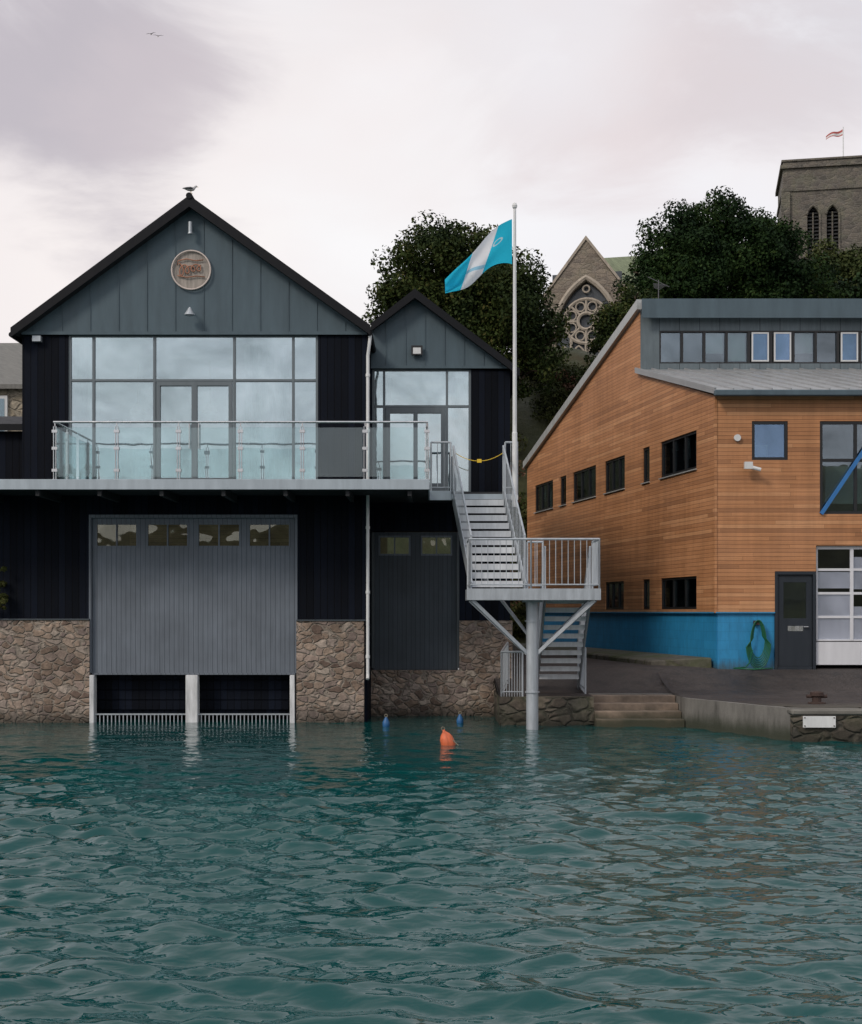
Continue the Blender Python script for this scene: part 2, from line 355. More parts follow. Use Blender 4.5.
def groundmat():
    m,n,l,b=nm('ground_surface'); g=n.new('ShaderNodeNewGeometry'); s=n.new('ShaderNodeSeparateXYZ'); l.new(g.outputs['Position'],s.inputs[0])
    P=g.outputs['Position']
    f=noise(n,l,P,30,4,.7); f2=noise(n,l,P,.6,5,.6); f3=noise(n,l,P,3,5,.6)
    k=M(n,l,'MULTIPLY',mrange(n,l,f,.3,.7,.5,1.5),mrange(n,l,f2,.3,.7,.6,1.4))
    asph=mixc(n,l,1.0,(.056,.050,.049),comb(n,l,k,k,k),'MULTIPLY')
    asph=mixc(n,l,mrange(n,l,f3,.52,.62,0,.5),asph,(.03,.03,.032))
    ed=mrange(n,l,M(n,l,'ADD',s.outputs[1],M(n,l,'MULTIPLY',f3,1.5)),26.6,28.2,.7,0,True)
    asph=mixc(n,l,ed,asph,(.10,.095,.075))
    gr=mixc(n,l,f3,(.015,.022,.007),(.05,.05,.018)); gr=mixc(n,l,mrange(n,l,f2,.5,.7,0,.7),gr,(.05,.032,.02))
    mk=mrange(n,l,M(n,l,'ADD',s.outputs[1],M(n,l,'MULTIPLY',f3,2)),50,51.5,0,1)
    l.new(mixc(n,l,mk,asph,gr),b.inputs['Base Color']); l.new(mrange(n,l,f2,.35,.65,.5,.9),b.inputs['Roughness'])
    b.inputs['Specular IOR Level'].default_value=.3
    bump(n,l,M(n,l,'ADD',f,M(n,l,'MULTIPLY',f3,M(n,l,'MULTIPLY',mk,6))),b,.5,.02); return m
me.materials.append(groundmat()); me.polygons.foreach_set('use_smooth',[True]*len(me.polygons))
o=bpy.data.objects.new('ground',me); COL.objects.link(o)

# ---------------------------------------------------------------- quay
def plan(B,pts,z0,z1,mi=0):
    B.poly([(x,y,z1) for x,y in pts],mi); k=len(pts)
    for i in range(k):
        a=pts[i];b=pts[(i+1)%k]; B.poly([(a[0],a[1],z0),(b[0],b[1],z0),(b[0],b[1],z1),(a[0],a[1],z1)],mi)
q=empty('quay_wall')
B=MB(); plan(B,[(1.45,34),(1.45,29.2),(3.45,29.2),(3.45,31),(3.4,34)],-2,.6); B.obj('stone_jetty',m_stoneq,q)
B=MB(); plan(B,[(3.452,34),(3.452,30.2),(5.3,30.2),(5.3,28.8),(6.7,25.72),(6.7,34)],-2,.602); B.obj('concrete_quay',m_conc,q)
B=MB(); plan(B,[(6.702,34),(6.702,25.5),(60,25.5),(60,34)],-2,.49); B.obj('mossy_quay',m_stoneq,q)
B=MB()
for i in range(30): B.box(6.66+i*1.4,6.66+i*1.4+1.392,25.46,26.1,.492,.60)
B.obj('coping',m_coping,q,bevel=.03)
B=MB(); plan(B,[(-60,34),(-60,31.2),(-11,31.2),(-11,34)],-2,.6); B.obj('side_quay',m_stoneq,q)
st=empty('quay_steps'); B=MB()
for i in range(4):
    B.box(3.456,5.296,28.75+.37*i,30.196,-1.0 if i==0 else .12*i+.0, .16+.145*i-.003)
B.obj('steps',m_sand,st,bevel=.015)
sg=empty('notice_plate'); B=MB(); B.box(6.86,7.46,25.43,25.452,.27,.48); B.obj('plate',m_white,sg); B=MB()
for z in (.3,.45):
    for x in (6.89,7.43): B.cyl((x,25.415,z),(x,25.43,z),.012)
for z in (.3,.45): B.box(6.9,7.4,25.453,25.5,z-.01,z+.01)
B.obj('bolts',m_iron,sg)
bo=empty('mooring_bollard'); B=MB(); B.tube([(7.55,27,.58),(7.55,27,.63),(7.55,27,.64),(7.55,27,.74),(7.55,27,.76),(7.55,27,.83),(7.55,27,.85)],[.17,.17,.09,.085,.13,.13,.05],14)
B.cyl((7.35,27,.75),(7.75,27,.75),.035); B.obj('bollard_body',m_iron,bo)

# ---------------------------------------------------------------- water
def axis(lo,hi,dlo,dhi,step):
    d=[dlo]
    while d[-1]<dhi: d.append(d[-1]+step(d[-1]))
    a=[];s=step(dlo);x=dlo
    while x>lo: s*=1.25; x-=s; a.append(max(x,lo))
    b=[];s=step(d[-1]);x=d[-1]
    while x<hi: s*=1.25; x+=s; b.append(min(x,hi))
    return np.array(a[::-1]+d+b)
ax=axis(-500,500,-11.5,11.5,lambda x:.038); ay=axis(-500,60,6.0,31.5,lambda y:max(.026,y*.0030))
Xg,Yg=np.meshgrid(ax,ay,indexing='ij'); Z=np.zeros_like(Xg)
dx=np.gradient(ax)[:,None]; dy=np.gradient(ay)[None,:]; dd=np.maximum(dx*.6+0*dy,dy+0*dx)
patch=.9+.35*np.sin(Xg*.35+1.3*np.sin(Yg*.22))*np.sin(Yg*.31+.8*np.sin(Xg*.27+1))
patch=patch*(1-.70*sstep((Yg-14)/13))
rng=random.Random(8)
for i in range(100):
    lam=.19*(1.15/.19)**(rng.random()**1.05); th=rng.gauss(R(87),R(25)); k=2*math.pi/lam
    A=.0056*lam*(.4+1.2*rng.random())
    ph=k*(math.cos(th)*Xg+math.sin(th)*Yg)+rng.random()*6.28+.7*np.sin(.5*Xg*rng.random()+.6*Yg*rng.random())
    wgt=np.clip(lam/(dd*4.5)-.3,0,1)
    s_=np.sin(ph); Z+=A*wgt*patch*(s_-.28*np.cos(2*ph))
nx,ny=Xg.shape
me=bpy.data.meshes.new('water'); me.vertices.add(nx*ny)
me.vertices.foreach_set('co',np.stack([Xg,Yg,Z],-1).astype(np.float32).ravel())
I=np.arange(nx*ny).reshape(nx,ny); Q=np.stack([I[:-1,:-1],I[1:,:-1],I[1:,1:],I[:-1,1:]],-1).reshape(-1,4)
me.loops.add(Q.size); me.loops.foreach_set('vertex_index',Q.ravel().astype(np.int32)); me.polygons.add(len(Q))
me.polygons.foreach_set('loop_start',np.arange(0,Q.size,4,dtype=np.int32)); me.polygons.foreach_set('use_smooth',np.ones(len(Q),dtype=bool))
me.update(); me.validate()
m,n,l,b=nm('sea_water'); g=n.new('ShaderNodeNewGeometry')
b.inputs['Roughness'].default_value=.015; b.inputs['IOR'].default_value=1.42
f=noise(n,l,g.outputs['Position'],.12,3)
l.new(mixc(n,l,f,(.001,.044,.046),(.003,.068,.066)),b.inputs['Base Color'])
s=n.new('ShaderNodeSeparateXYZ'); l.new(g.outputs['Position'],s.inputs[0])
v=comb(n,l,M(n,l,'MULTIPLY',s.outputs[0],.55),s.outputs[1],0.0)
bump(n,l,M(n,l,'ADD',noise(n,l,v,8,2,.5,.4),M(n,l,'MULTIPLY',noise(n,l,v,3.2,2),1.3)),b,.28,.05)
me.materials.append(m); o=bpy.data.objects.new('water',me); COL.objects.link(o)
# opposite shore (behind the viewpoint, seen only in reflections)
V=[];F=[]
hx=np.linspace(-700,700,70)
for x in hx:
    for j,(y,z) in enumerate(((-170,-.5),(-180,5),(-220,18),(-280,29),(-360,34),(-380,-2))):
        V.append((x,y,z*(1+.25*math.sin(x*.013)+.12*math.sin(x*.05+j)) if z>0 else z))
for i in range(69):
    for j in range(5): a=i*6+j; F.append((a,a+1,a+7,a+6))
me=bpy.data.meshes.new('hills'); me.from_pydata(V,[],F); me.materials.append(paint('hillside',(.07,.07,.035),.9,.7,.06,0,0,False))
o=bpy.data.objects.new('hills',me); COL.objects.link(o)

# ================================================================ BOATHOUSE
def fx(p): return (p-431)/46.0
def fz(p): return 2.4+(612-p)/46.0
bh=empty('boathouse',(0,0,0))
XL,XR=-8.89,-1.39; ZE=8.47; AX=-5.2; ZA=11.15
gx0,gx1,gz0,gz1=fx(68),fx(318),5.12,fz(334)
B=MB(); B.wall(rect(XL,XR,5.1,ZE),[rect(gx0,gx1,gz0,gz1)],30,30.2); B.obj('upper_wall',m_black,bh)
B=MB(); B.wall([(XL,ZE),(XR,ZE),(AX,ZA)],(),29.97,30.2); B.obj('gable_cladding',m_gable,bh)
B=MB()
x=AX-.33-.62*5
while x<XR:
    h=ZA-abs(x-AX)*(ZA-ZE)/3.69-.03
    if h>ZE+.1 and XL+.1<x<XR-.1: B.box(x-.008,x+.008,29.952,29.968,ZE,h)
    x+=.615
B.box(XL,XR,29.93,29.966,ZE-.05,ZE+.02); B.obj('cladding_seams',m_gable,bh)
F_=MB();G=MB()
mx=[fx(93),fx(154),fx(234),fx(293)]
zr=fz(380)
window(F_,G,gx0,gx1,gz0,gz1,30.03,.055,mx,[zr],.09)
for c in (mx[1]+.085,mx[2]-.085): F_.box(c-.04,c+.04,30.02,30.1,gz0+.01,zr-.03)
xm=(mx[1]+mx[2])/2; F_.box(xm-.06,xm+.06,30.018,30.1,gz0+.01,zr-.03)
F_.box(mx[1]+.1,mx[2]-.1,30.022,30.1,zr-.12,zr-.032); F_.box(mx[1]+.1,mx[2]-.1,30.022,30.1,gz0+.01,gz0+.2)
F_.obj('glazing_frame',m_gframe,bh,bevel=.004); G.obj('glazing_panes',m_glass,bh)
B=MB()
for c in (xm-.1,xm+.1): B.cyl((c,29.98,5.95),(c,29.98,6.5),.014)
B.obj('door_handles',m_steel,bh)
B=MB(); B.box(XL,XL+.2,30.202,44,0,ZE); B.box(XR-.2,XR,30.202,44,-1,ZE); B.box(XL+.2,XR-.2,43.8,44,0,ZE); 
B.wall([(XL,ZE+.002),(XR,ZE+.002),(AX,ZA)],(),43.8,44); B.obj('side_walls',m_black,bh)
B=MB(); B.box(XL+.2,XR-.2,30.21,43.7,4.8,5.08); B.obj('floor',m_wfloor,bh)
B=MB(); B.box(XL+.2,XR-.2,36,36.1,5.081,ZE); B.box(XL+.2,XR-.2,30.21,36,ZE-.1,ZE-.02); B.box(XL+.2,XL+.25,30.3,36,5.09,ZE-.1); B.box(XR-.25,XR-.2,30.3,36,5.09,ZE-.1); B.obj('room',m_room,bh)
B=MB()
for cx in (-7.4,-6.6,-4.3,-3.1):
    B.cyl((cx,32,5.08),(cx,32,5.8),.03); B.cyl((cx,32,5.8),(cx,32,5.84),.42,16)
    for s_ in (-.6,.6):
        B.box(cx+s_-.2,cx+s_+.2,31.8,32.2,5.5,5.54); B.box(cx+s_+(.16 if s_>0 else -.2),cx+s_+(.2 if s_>0 else -.16),31.8,32.2,5.545,6.0)
        for a in (-.17,.17):
            for c in (-.17,.17): B.cyl((cx+s_+a,32+c,5.08),(cx+s_+a,32+c,5.5),.015,6)
for cx in (-6.9,-5.2,-3.5):
    B.cyl((cx,32.5,7.3),(cx,32.5,8.3),.012,6); B.cyl((cx,32.5,7.1),(cx,32.5,7.3),.2,14,r2=.05)
B.obj('cafe_furniture',m_wfloor,bh)
B=MB()
for x0_,x1_ in ((gx0+.08,gx0+.45),(gx1-1.6,gx1-.7)):
    k=0; x=x0_
    while x<x1_: B.cyl((x,30.45+.04*math.sin(k*2.1),5.15),(x,30.45+.04*math.sin(k*2.1),8.3),.06,8); x+=.085; k+=1
B.obj('curtains',m_room,bh,smooth=True)
B=MB()
for a,c,h in ((gx0+.2,gx0+1.3,.9),(gx0+2.3,gx0+2.7,.7),(gx1-1.0,gx1-.2,1.0)): B.box(a,c,30.7,31.2,5.09,5.09+h)
B.obj('sideboards',m_dark,bh)
def roof(B,ax,za,ex,ze,y0,y1,t,mi=0):
    B.hexa([(ax,y0,za),(ex,y0,ze),(ex,y1,ze),(ax,y1,za),(ax,y0,za+t*1.24),(ex,y0,ze+t),(ex,y1,ze+t),(ax,y1,za+t*1.24)],mi)
ex1=fx(15); ex2=fx(371); ze1=ZA-(AX-ex1)*(ZA-ZE)/3.69; ze2=ZA-(ex2-AX)*(ZA-ZE)/3.81
B=MB(); roof(B,AX,ZA,ex1,ze1-.02,29.7,44.2,.16); roof(B,AX+.001,ZA,ex2,ze2-.02,29.7,44.2,.16); B.obj('roof',m_roof,bh)
B=MB()
for ex_,ze_,y in ((ex1,ze1,29.66),(ex2,ze2,29.66)):
    B.hexa([(AX,y,ZA-.03),(ex_,y,ze_-.05),(ex_,y+.036,ze_-.05),(AX,y+.036,ZA-.03),(AX,y,ZA+.215),(ex_,y,ze_+.16),(ex_,y+.036,ze_+.16),(AX,y+.036,ZA+.215)])
B.cyl((AX,29.64,ZA+.20),(AX,44,ZA+.20),.07,10)
B.obj('barge_boards',m_fascia,bh)
B=MB(); B.cyl((ex2-.02,29.72,ze2+.02),(ex2-.02,31.8,ze2+.02),.06,10); B.cyl((ex1,29.72,ze1+.02),(ex1,44,ze1+.02),.06,10); B.obj('gutters',m_fascia,bh,smooth=False)
B=MB(); xp=fx(368); B.tube([(ex2-.01,29.86,8.4),(ex2-.03,29.86,8.2),(xp,29.9,7.95),(xp,29.9,5.1),(xp,29.9,1.05),(xp,29.82,.95)],.036,10)
for z in (7.5,6.3,4.2,2.8,1.4): B.cyl((xp,29.9,z),(xp,29.9,z+.06),.048,10)
B.obj('downpipe',m_white,bh)
dx0,dx1=fx(90),fx(296.5); dz0,dz1=fz(673),fz(517)
ZS=fz(620)
B=MB(); B.wall([(-11,ZS-.1),(dx0,ZS-.1),(dx0,dz1),(dx1,dz1),(dx1,ZS-.1),(XR,ZS-.1),(XR,5.098),(-11,5.098)],(),30.001,30.22); B.obj('lower_wall',m_black,bh)
B=MB(); B.box(-11,dx0-.002,29.94,30.25,-2,ZS); B.box(dx1+.002,fx(364),29.94,30.25,-2,ZS-.02); B.obj('stone_base',m_stone,bh)
B=MB(); B.box(-11,dx0-.004,29.91,30.0,ZS+.002,ZS+.03); B.box(dx1+.004,XR,29.91,30.0,ZS-.018,ZS+.01); B.obj('base_flashing',m_frame,bh)
wins=[(95,137),(146,188),(197,240),(248,290)]
wz0,wz1=fz(547),fz(523)
hol=[rect(fx(a),fx(c),wz0,wz1) for a,c in wins]
B=MB(); B.wall(rect(dx0+.03,dx1-.03,dz0,dz1-.02),hol,30.06,30.12); B.obj('boat_door',m_gdoor,bh)
F_=MB();G=MB()
for a,c in wins: window(F_,G,fx(a),fx(c),wz0,wz1,30.05,.03,[(fx(a)+fx(c))/2],[],.06)
F_.obj('boat_door_window_frames',m_gdoor,bh); G.obj('boat_door_windows',m_glassw,bh)
B=MB(); B.box(dx0-.02,dx0+.03,29.97,30.15,dz0,dz1); B.box(dx1-.03,dx1+.02,29.97,30.15,dz0,dz1); B.box(dx0-.02,dx1+.02,29.968,30.15,dz1-.02,dz1+.05); B.box(dx0+.03,dx1-.03,30.03,30.15,dz0-.04,dz0-.001)
B.obj('boat_door_trim',m_gdoor,bh)
B=MB(); B.box(dx0+.1,dx1-.1,33.5,33.6,1,4.7); B.obj('store_back_wall',m_wood,bh)
B=MB(); B.box(dx0,dx1,30.5,30.56,fz(716),dz0-.05)
for k in range(4):
    z=.25+k*.22; B.box(dx0,dx1,30.44,30.498,z,z+.2)
B.obj('slip_boards',m_black,bh)
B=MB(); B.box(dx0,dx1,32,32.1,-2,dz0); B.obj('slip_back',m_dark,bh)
B=MB()
for a,c in ((90,94.5),(186,198),(290,295)): B.box(fx(a),fx(c),29.93,30.2,-2,dz0-.045)
B.obj('slip_posts',m_post,bh,bevel=.01)
B=MB()
x=dx0+.12
while x<dx1-.05:
    if not(fx(185)<x<fx(199)): B.box(x-.010,x+.010,30.02,30.05,-.3,.16)
    x+=.085
B.box(dx0+.1,dx1-.1,30.01,30.06,.16,.19); B.obj('slip_grille',m_galv,bh)
# balcony
YF=28.2
B=MB(); B.box(-11.2,-.06,YF,30.0-.003,4.93,5.09,0); B.box(-1.385,-.06,30,31.88,4.93,5.09); B.box(-.058,1.95,30.9,31.88,4.93,5.09); B.obj('balcony_deck',m_soffit,bh)
B=MB(); B.box(-11.2,-.03,YF-.05,YF-.002,4.90,5.11); B.box(-.058,-.03,YF-.002,30.85,4.90,5.11); B.box(-.03,.46,30.85,30.898,4.90,5.11); B.box(.46,1.95,30.86,30.897,4.92,5.04)
B.obj('balcony_fascia',m_slab,bh,bevel=.005)
B=MB()
for x in np.arange(-10.6,-.2,1.27): B.box(x-.04,x+.04,YF+.05,29.99,4.78,4.928)
B.obj('balcony_joists',m_soffit,bh)
P=MB();Gl=MB()
pxs=[54,116,178,240,302,365,427]; Xs=[(p-431)/48.94 for p in pxs]
def post(x,y,s='x'):
    if s=='x':
        P.box(x-.03,x-.018,y-.03,y+.03,5.11,6.2); P.box(x+.018,x+.03,y-.03,y+.03,5.11,6.2)
        for z in (5.3,5.75,6.1): P.box(x-.055,x+.055,y-.045,y+.045,z-.03,z+.03)
    else:
        P.box(x-.03,x+.03,y-.03,y-.018,5.11,6.2); P.box(x-.03,x+.03,y+.018,y+.03,5.11,6.2)
        for z in (5.3,6.05): P.box(x-.035,x+.035,y-.05,y+.05,z-.025,z+.025)
    P.cyl((x,y,5.09),(x,y,5.12),.06,12); P.cyl((x,y,6.2),(x,y,6.27),.012,8)
yr=YF+.06
for x in Xs: post(x,yr)
for i in range(6): Gl.box(Xs[i]+.05,Xs[i+1]-.05,yr-.006,yr+.006,5.17,6.18)
P.cyl((Xs[0]-.03,yr,6.29),(Xs[-1]+.02,yr,6.29),.024,12)
for x in (Xs[0],):
    P.cyl((x,yr,6.289),(x,29.98,6.289),.024,12); post(x,29.2,'y'); Gl.box(x-.006,x+.006,yr+.06,29.14,5.17,6.18); Gl.box(x-.006,x+.006,29.26,29.95,5.17,6.18)
x=Xs[-1]-.0
P.cyl((x,yr,6.289),(x,30.88,6.289),.024,12)
for y in (29.2,30.1): post(x,y,'y')
for a,c in ((yr+.06,29.14),(29.26,30.04),(30.16,30.85)): Gl.box(x-.006,x+.006,a,c,5.17,6.18)
P.obj('balustrade_posts',m_steel,bh); Gl.obj('balustrade_glass',m_rail,bh)
# logo disc + lamps
B=MB(); c=Vector((AX,29.9,fz(271)))
ring=[c+Vector((math.cos(t)*.42,0,math.sin(t)*.42)) for t in np.linspace(0,2*math.pi,41)]
B.tube(ring,.018,8,cap=False)
B.obj('logo_ring',paint('logo_cream',(.6,.52,.48),.5,.1,3,0,0),bh,smooth=True)
B=MB(); B.cyl((AX,29.94,c.z),(AX,29.962,c.z),.41,40); B.obj('logo_disc',paint('logo_panel',(.30,.27,.24),.5,.4,6,0,0),bh)
B=MB()
pts=[]
for t in np.linspace(0,1,90):
    pts.append(c+Vector((-.27+.5*t+.07*math.sin(t*25),-.0,.02+(.12 if t<.3 else .07)*math.cos(t*25)-.03*math.sin(t*6))))
B.tube(pts,.014,6); B.tube([c+Vector((-.3,0,-.12)),c+Vector((-.1,0,-.16)),c+Vector((.12,0,-.13)),c+Vector((.3,0,-.15))],.012,6)
B.tube([c+Vector((-.3,0,.1)),c+Vector((-.28,0,.2)),c+Vector((-.1,0,.24)),c+Vector((.1,0,.2)),c+Vector((.27,0,.22))],.012,6)
B.obj('logo_script',m_copper,bh,smooth=True)
B=MB(); zc=fz(229); B.cyl((AX,29.95,zc),(AX,29.8,zc),.02); B.cyl((AX,29.8,zc-.12),(AX,29.8,zc+.1),.045,12); B.cyl((AX,29.8,zc-.16),(AX,29.8,zc-.12),.06,12,r2=.045)
zc=fz(315); B.cyl((AX,29.95,zc+.06),(AX,29.72,zc+.1),.015); B.cyl((AX,29.72,zc-.06),(AX,29.72,zc+.09),.12,16,r2=.03); B.cyl((AX,29.72,zc-.08),(AX,29.72,zc-.061),.05,12)
xl,zl=fx(38),fz(340); B.box(xl-.09,xl+.09,29.86,29.998,zl-.05,zl+.07)
B.obj('wall_lamps',m_galv,bh)
B=MB(); B.box(-11.5,XL-.004,31,43,5.1,fz(425)); B.obj('lean_to_wall',m_black,bh)
B=MB(); B.hexa([(-11.6,30.8,6.45),(XL-.01,30.8,6.45),(XL-.01,33.5,7.0),(-11.6,33.5,7.0),(-11.6,30.8,6.6),(XL-.01,30.8,6.6),(XL-.01,33.5,7.15),(-11.6,33.5,7.15)]); B.obj('lean_to_roof',m_fascia,bh)

# ---------------------------------------------------------------- extension
ex=empty('boathouse_extension')
YA=31.9; k=43.26
def ax_(p): return (p-431)/k
def az_(p): return 2.4+(612-p)/k
x0,x1=-1.385,1.83; za=9.62; xa=-.37; s_=.745
h0=az_(367)
gx0,gx1=-1.36,ax_(471)
B=MB(); B.wall([(x0,5.1),(x1,5.1),(x1,h0),(x0,h0)],[rect(gx0,gx1,5.14,h0-.03)],YA,YA+.2); B.obj('upper_wall',m_black,ex)
B=MB(); B.wall([(x0,h0),(x1,h0),(x1,za-(x1-xa)*s_),(xa,za),(x0,za-(xa-x0)*s_)],(),YA-.03,YA+.2); B.obj('gable_cladding',m_gable,ex)
B=MB()
for x in np.arange(x0+.35,x1,.45):
    h=za-abs(x-xa)*s_-.03
    if h>h0+.1: B.box(x-.008,x+.008,YA-.048,YA-.032,h0,h)
B.box(x0,x1,YA-.07,YA-.034,h0-.04,h0+.02); B.obj('cladding_seams',m_gable,ex)
F_=MB();G=MB(); c1,c2=ax_(384),ax_(447); zr=az_(406)
window(F_,G,gx0,gx1,5.14,h0-.03,YA+.03,.055,[c1,c2],[zr],.09)
F_.box(c1+.03,c1+.14,YA+.02,YA+.1,5.15,zr-.03); F_.box(c2-.14,c2-.03,YA+.02,YA+.1,5.15,zr-.03); F_.box(c1+.141,c2-.141,YA+.022,YA+.1,zr-.16,zr-.03); F_.box(c1+.141,c2-.141,YA+.022,YA+.1,5.15,5.38); F_.box((c1+c2)/2-.05,(c1+c2)/2+.05,YA+.021,YA+.1,5.381,zr-.161)
F_.obj('glazing_frame',m_gframe,ex,bevel=.004); G.obj('glazing_panes',m_glass,ex)
B=MB(); roof(B,xa,za,x1+.2,za-(x1+.2-xa)*s_,YA-.3,44,.13); roof(B,xa-.001,za,x0+.01,za-(xa-x0)*s_,YA-.3,44,.13); B.obj('roof',m_roof,ex)
B=MB()
for e in (x1+.2,x0+.01):
    ze=za-abs(e-xa)*s_; y=YA-.34
    B.hexa([(xa,y,za-.03),(e,y,ze-.04),(e,y+.035,ze-.04),(xa,y+.035,za-.03),(xa,y,za+.18),(e,y,ze+.14),(e,y+.035,ze+.14),(xa,y+.035,za+.18)])
B.obj('barge_boards',m_fascia,ex)
B=MB(); B.box(x1-.2,x1,YA+.202,44,-1,8.0); B.obj('side_wall',m_black,ex)
B=MB(); B.box(x0,x1-.2,36,36.1,5.1,8.1); B.box(x0,x1-.2,YA+.2,36,7.95,8.0); B.obj('room',m_room,ex)
B=MB(); B.box(x0,x1-.2,YA+.21,43,4.8,5.08); B.obj('floor',m_wfloor,ex)
B=MB(); x=gx0+.15
while x<gx0+.45: B.cyl((x,YA+.4,5.15),(x,YA+.4,7.9),.05,8); x+=.08
x=gx1-.5
while x<gx1-.1: B.cyl((x,YA+.4,5.15),(x,YA+.4,7.9),.05,8); x+=.08
B.obj('curtains',m_room,ex)
d0,d1=ax_(373),ax_(458); z0,z1=az_(668),az_(532)
B=MB(); B.wall([(x0,z1+.02),(d1+.02,z1+.02),(d1+.02,2.1),(x1,2.1),(x1,5.098),(x0,5.098)],(),YA+.001,YA+.2); B.obj('lower_wall',m_black,ex)
B=MB(); B.wall([(x0,-2),(1.88,-2),(1.88,2.2),(d1+.03,2.2),(d1+.03,z0-.05),(x0,z0-.05)],(),YA-.06,YA+.25); B.obj('stone_base',m_stone,ex)
ww=[(379,410),(421,452)]
B=MB(); B.wall(rect(d0,d1,z0-.045,z1),[rect(ax_(a),ax_(c),az_(555),az_(536)) for a,c in ww],YA+.06,YA+.12); B.obj('door',m_gdoor_shaded,ex)
F_=MB();G=MB()
for a,c in ww: window(F_,G,ax_(a),ax_(c),az_(555),az_(536),YA+.05,.03,[(ax_(a)+ax_(c))/2],[],.06)
F_.obj('door_window_frames',m_gdoor,ex); G.obj('door_windows',m_glassw,ex)
B=MB(); B.box(d0-.03,d0+.03,YA-.02,YA+.15,z0,z1); B.box(d1-.03,d1+.03,YA-.02,YA+.15,z0,z1); B.obj('door_trim',m_frame,ex)
B=MB(); xx,zz=ax_(417),az_(351); B.box(xx-.13,xx+.13,YA-.16,YA-.1,zz-.12,zz+.1); B.box(xx-.03,xx+.03,YA-.1,YA-.03,zz-.02,zz+.02); B.obj('floodlight',m_blackfr,ex)
B=MB(); B.box(xx-.09,xx+.09,YA-.165,YA-.161,zz-.09,zz+.05); B.obj('floodlight_lens',m_white,ex)

# ---------------------------------------------------------------- staircase
ss=empty('external_staircase'); B=MB()
zL=2.86
def sx(y):
    t=(y-28.8)/2.1; return .83+(.50-.83)*t
SW=1.12
T=MB()
N=12; rise=(5.08-zL)/N
for i in range(N-1):
    z=zL+rise*(i+1); y=28.8+.19*i; a=sx(y)
    T.box(a+.03,a+SW-.03,y,y+.24,z-.03,z); T.box(a+.03,a+SW-.03,y-.004,y+.02,z-.125,z+.004)
for o_ in (0,SW):
    B.beam((sx(28.72)+o_,28.72,zL+.05),(sx(30.95)+o_,30.95,5.02),.03,.26)
lx0,lx1=2.38,3.32; n2_=11; r2=(zL-.82)/n2_
for i in range(n2_):
    z=zL-r2*(i+1)+.0; y=28.8+.21*i
    if i<n2_-1:
        T.box(lx0+.03,lx1-.03,y,y+.25,z-.03,z); T.box(lx0+.03,lx1-.03,y-.003,y+.016,z-.10,z+.004)
for x in (lx0,lx1):
    B.beam((x,28.75,zL-.12),(x,31.15,.72),.03,.24)
T.obj('treads',paint('tread_grating',(.58,.61,.64),.5,.15,3,.1,.1),ss)
ly0,ly1=27.6,28.8; LX0,LX1=.72,3.4
B.box(LX0,LX1,ly0,ly0+.05,zL-.22,zL+.01); B.box(LX0,LX1,ly1-.05,ly1,zL-.22,zL-.002); B.box(LX0,LX0+.05,ly0+.05,ly1-.05,zL-.22,zL); B.box(LX1-.05,LX1,ly0+.05,ly1-.05,zL-.22,zL)
for x in np.linspace(LX0+.5,LX1-.5,4): B.box(x-.03,x+.03,ly0+.05,ly1-.05,zL-.16,zL-.035)
B.box(LX0+.05,LX1-.05,ly0+.05,ly1-.05,zL-.034,zL-.004)
pc=(2.07,28.2)
B.cyl((pc[0],pc[1],-2),(pc[0],pc[1],zL-.24),.125,20); B.box(pc[0]-.2,pc[0]+.2,pc[1]-.2,pc[1]+.2,zL-.26,zL-.222)
for tx in (LX0+.1,LX1-.1):
    for ty in (ly0+.1,ly1-.1): B.beam((pc[0]+(.1 if tx>pc[0] else -.1),pc[1],1.55),(tx,ty,zL-.22),.07,.07)
for z in (.75,2.2): B.cyl((pc[0],pc[1],z),(pc[0],pc[1],z+.03),.15,20)
for x in (.9,2.1): B.beam((pc[0]-.05,28.35,1.9),(x-.1,29.7,3.6 if x<1 else 3.55),.05,.05)
def railing(p0,p1,h=1.0,gap=.115):
    p0=Vector(p0);p1=Vector(p1);L=(Vector((p1.x,p1.y,0))-Vector((p0.x,p0.y,0))).length
    up=Vector((0,0,h))
    B.cyl(p0+up,p1+up,.024,10); B.cyl(p0+Vector((0,0,.09)),p1+Vector((0,0,.09)),.014,8)
    k=max(2,int(L/gap))
    for i in range(1,k):
        q=p0.lerp(p1,i/k); B.cyl(q+Vector((0,0,.09)),q+up,.0085,6)
    for q in (p0,p1): B.cyl(q-Vector((0,0,.12)),q+up,.022,10)
railing((LX0+.05,ly0+.03,zL),(2.0,ly0+.03,zL)); railing((2.0,ly0+.03,zL),(LX1-.03,ly0+.03,zL))
railing((LX1-.03,ly0+.03,zL),(LX1-.03,ly1,zL)); railing((LX0+.05,ly0+.03,zL),(LX0+.05,ly1,zL))
railing((sx(28.8)+SW+.06,ly1-.03,zL),(lx0-.05,ly1-.03,zL))
for o_ in (0,SW): railing((sx(28.75)+o_,28.75,zL+.12),(sx(30.9)+o_,30.9,5.12),1.0,.13)
for x in (lx0,lx1): railing((x,28.8,zL-.05),(x,31.15,.8),.95)
railing((.0,30.9,5.1),(.44,30.9,5.1),1.1); railing((1.93,30.9,5.1),(1.93,31.85,5.1),1.1); railing((1.66,30.9,5.1),(1.92,30.9,5.1),1.1)
B.obj('steel_frame',m_galv,ss)
B=MB(); pts=[Vector((.55+(1.05)*t,30.85,5.95-.35*(1-(2*t-1)**2)*.5)) for t in np.linspace(0,1,14)]; B.tube(pts,.008,6); B.box(1.03,1.13,30.84,30.86,5.74,5.82); B.obj('safety_chain',m_yellow,ss)
B=MB()
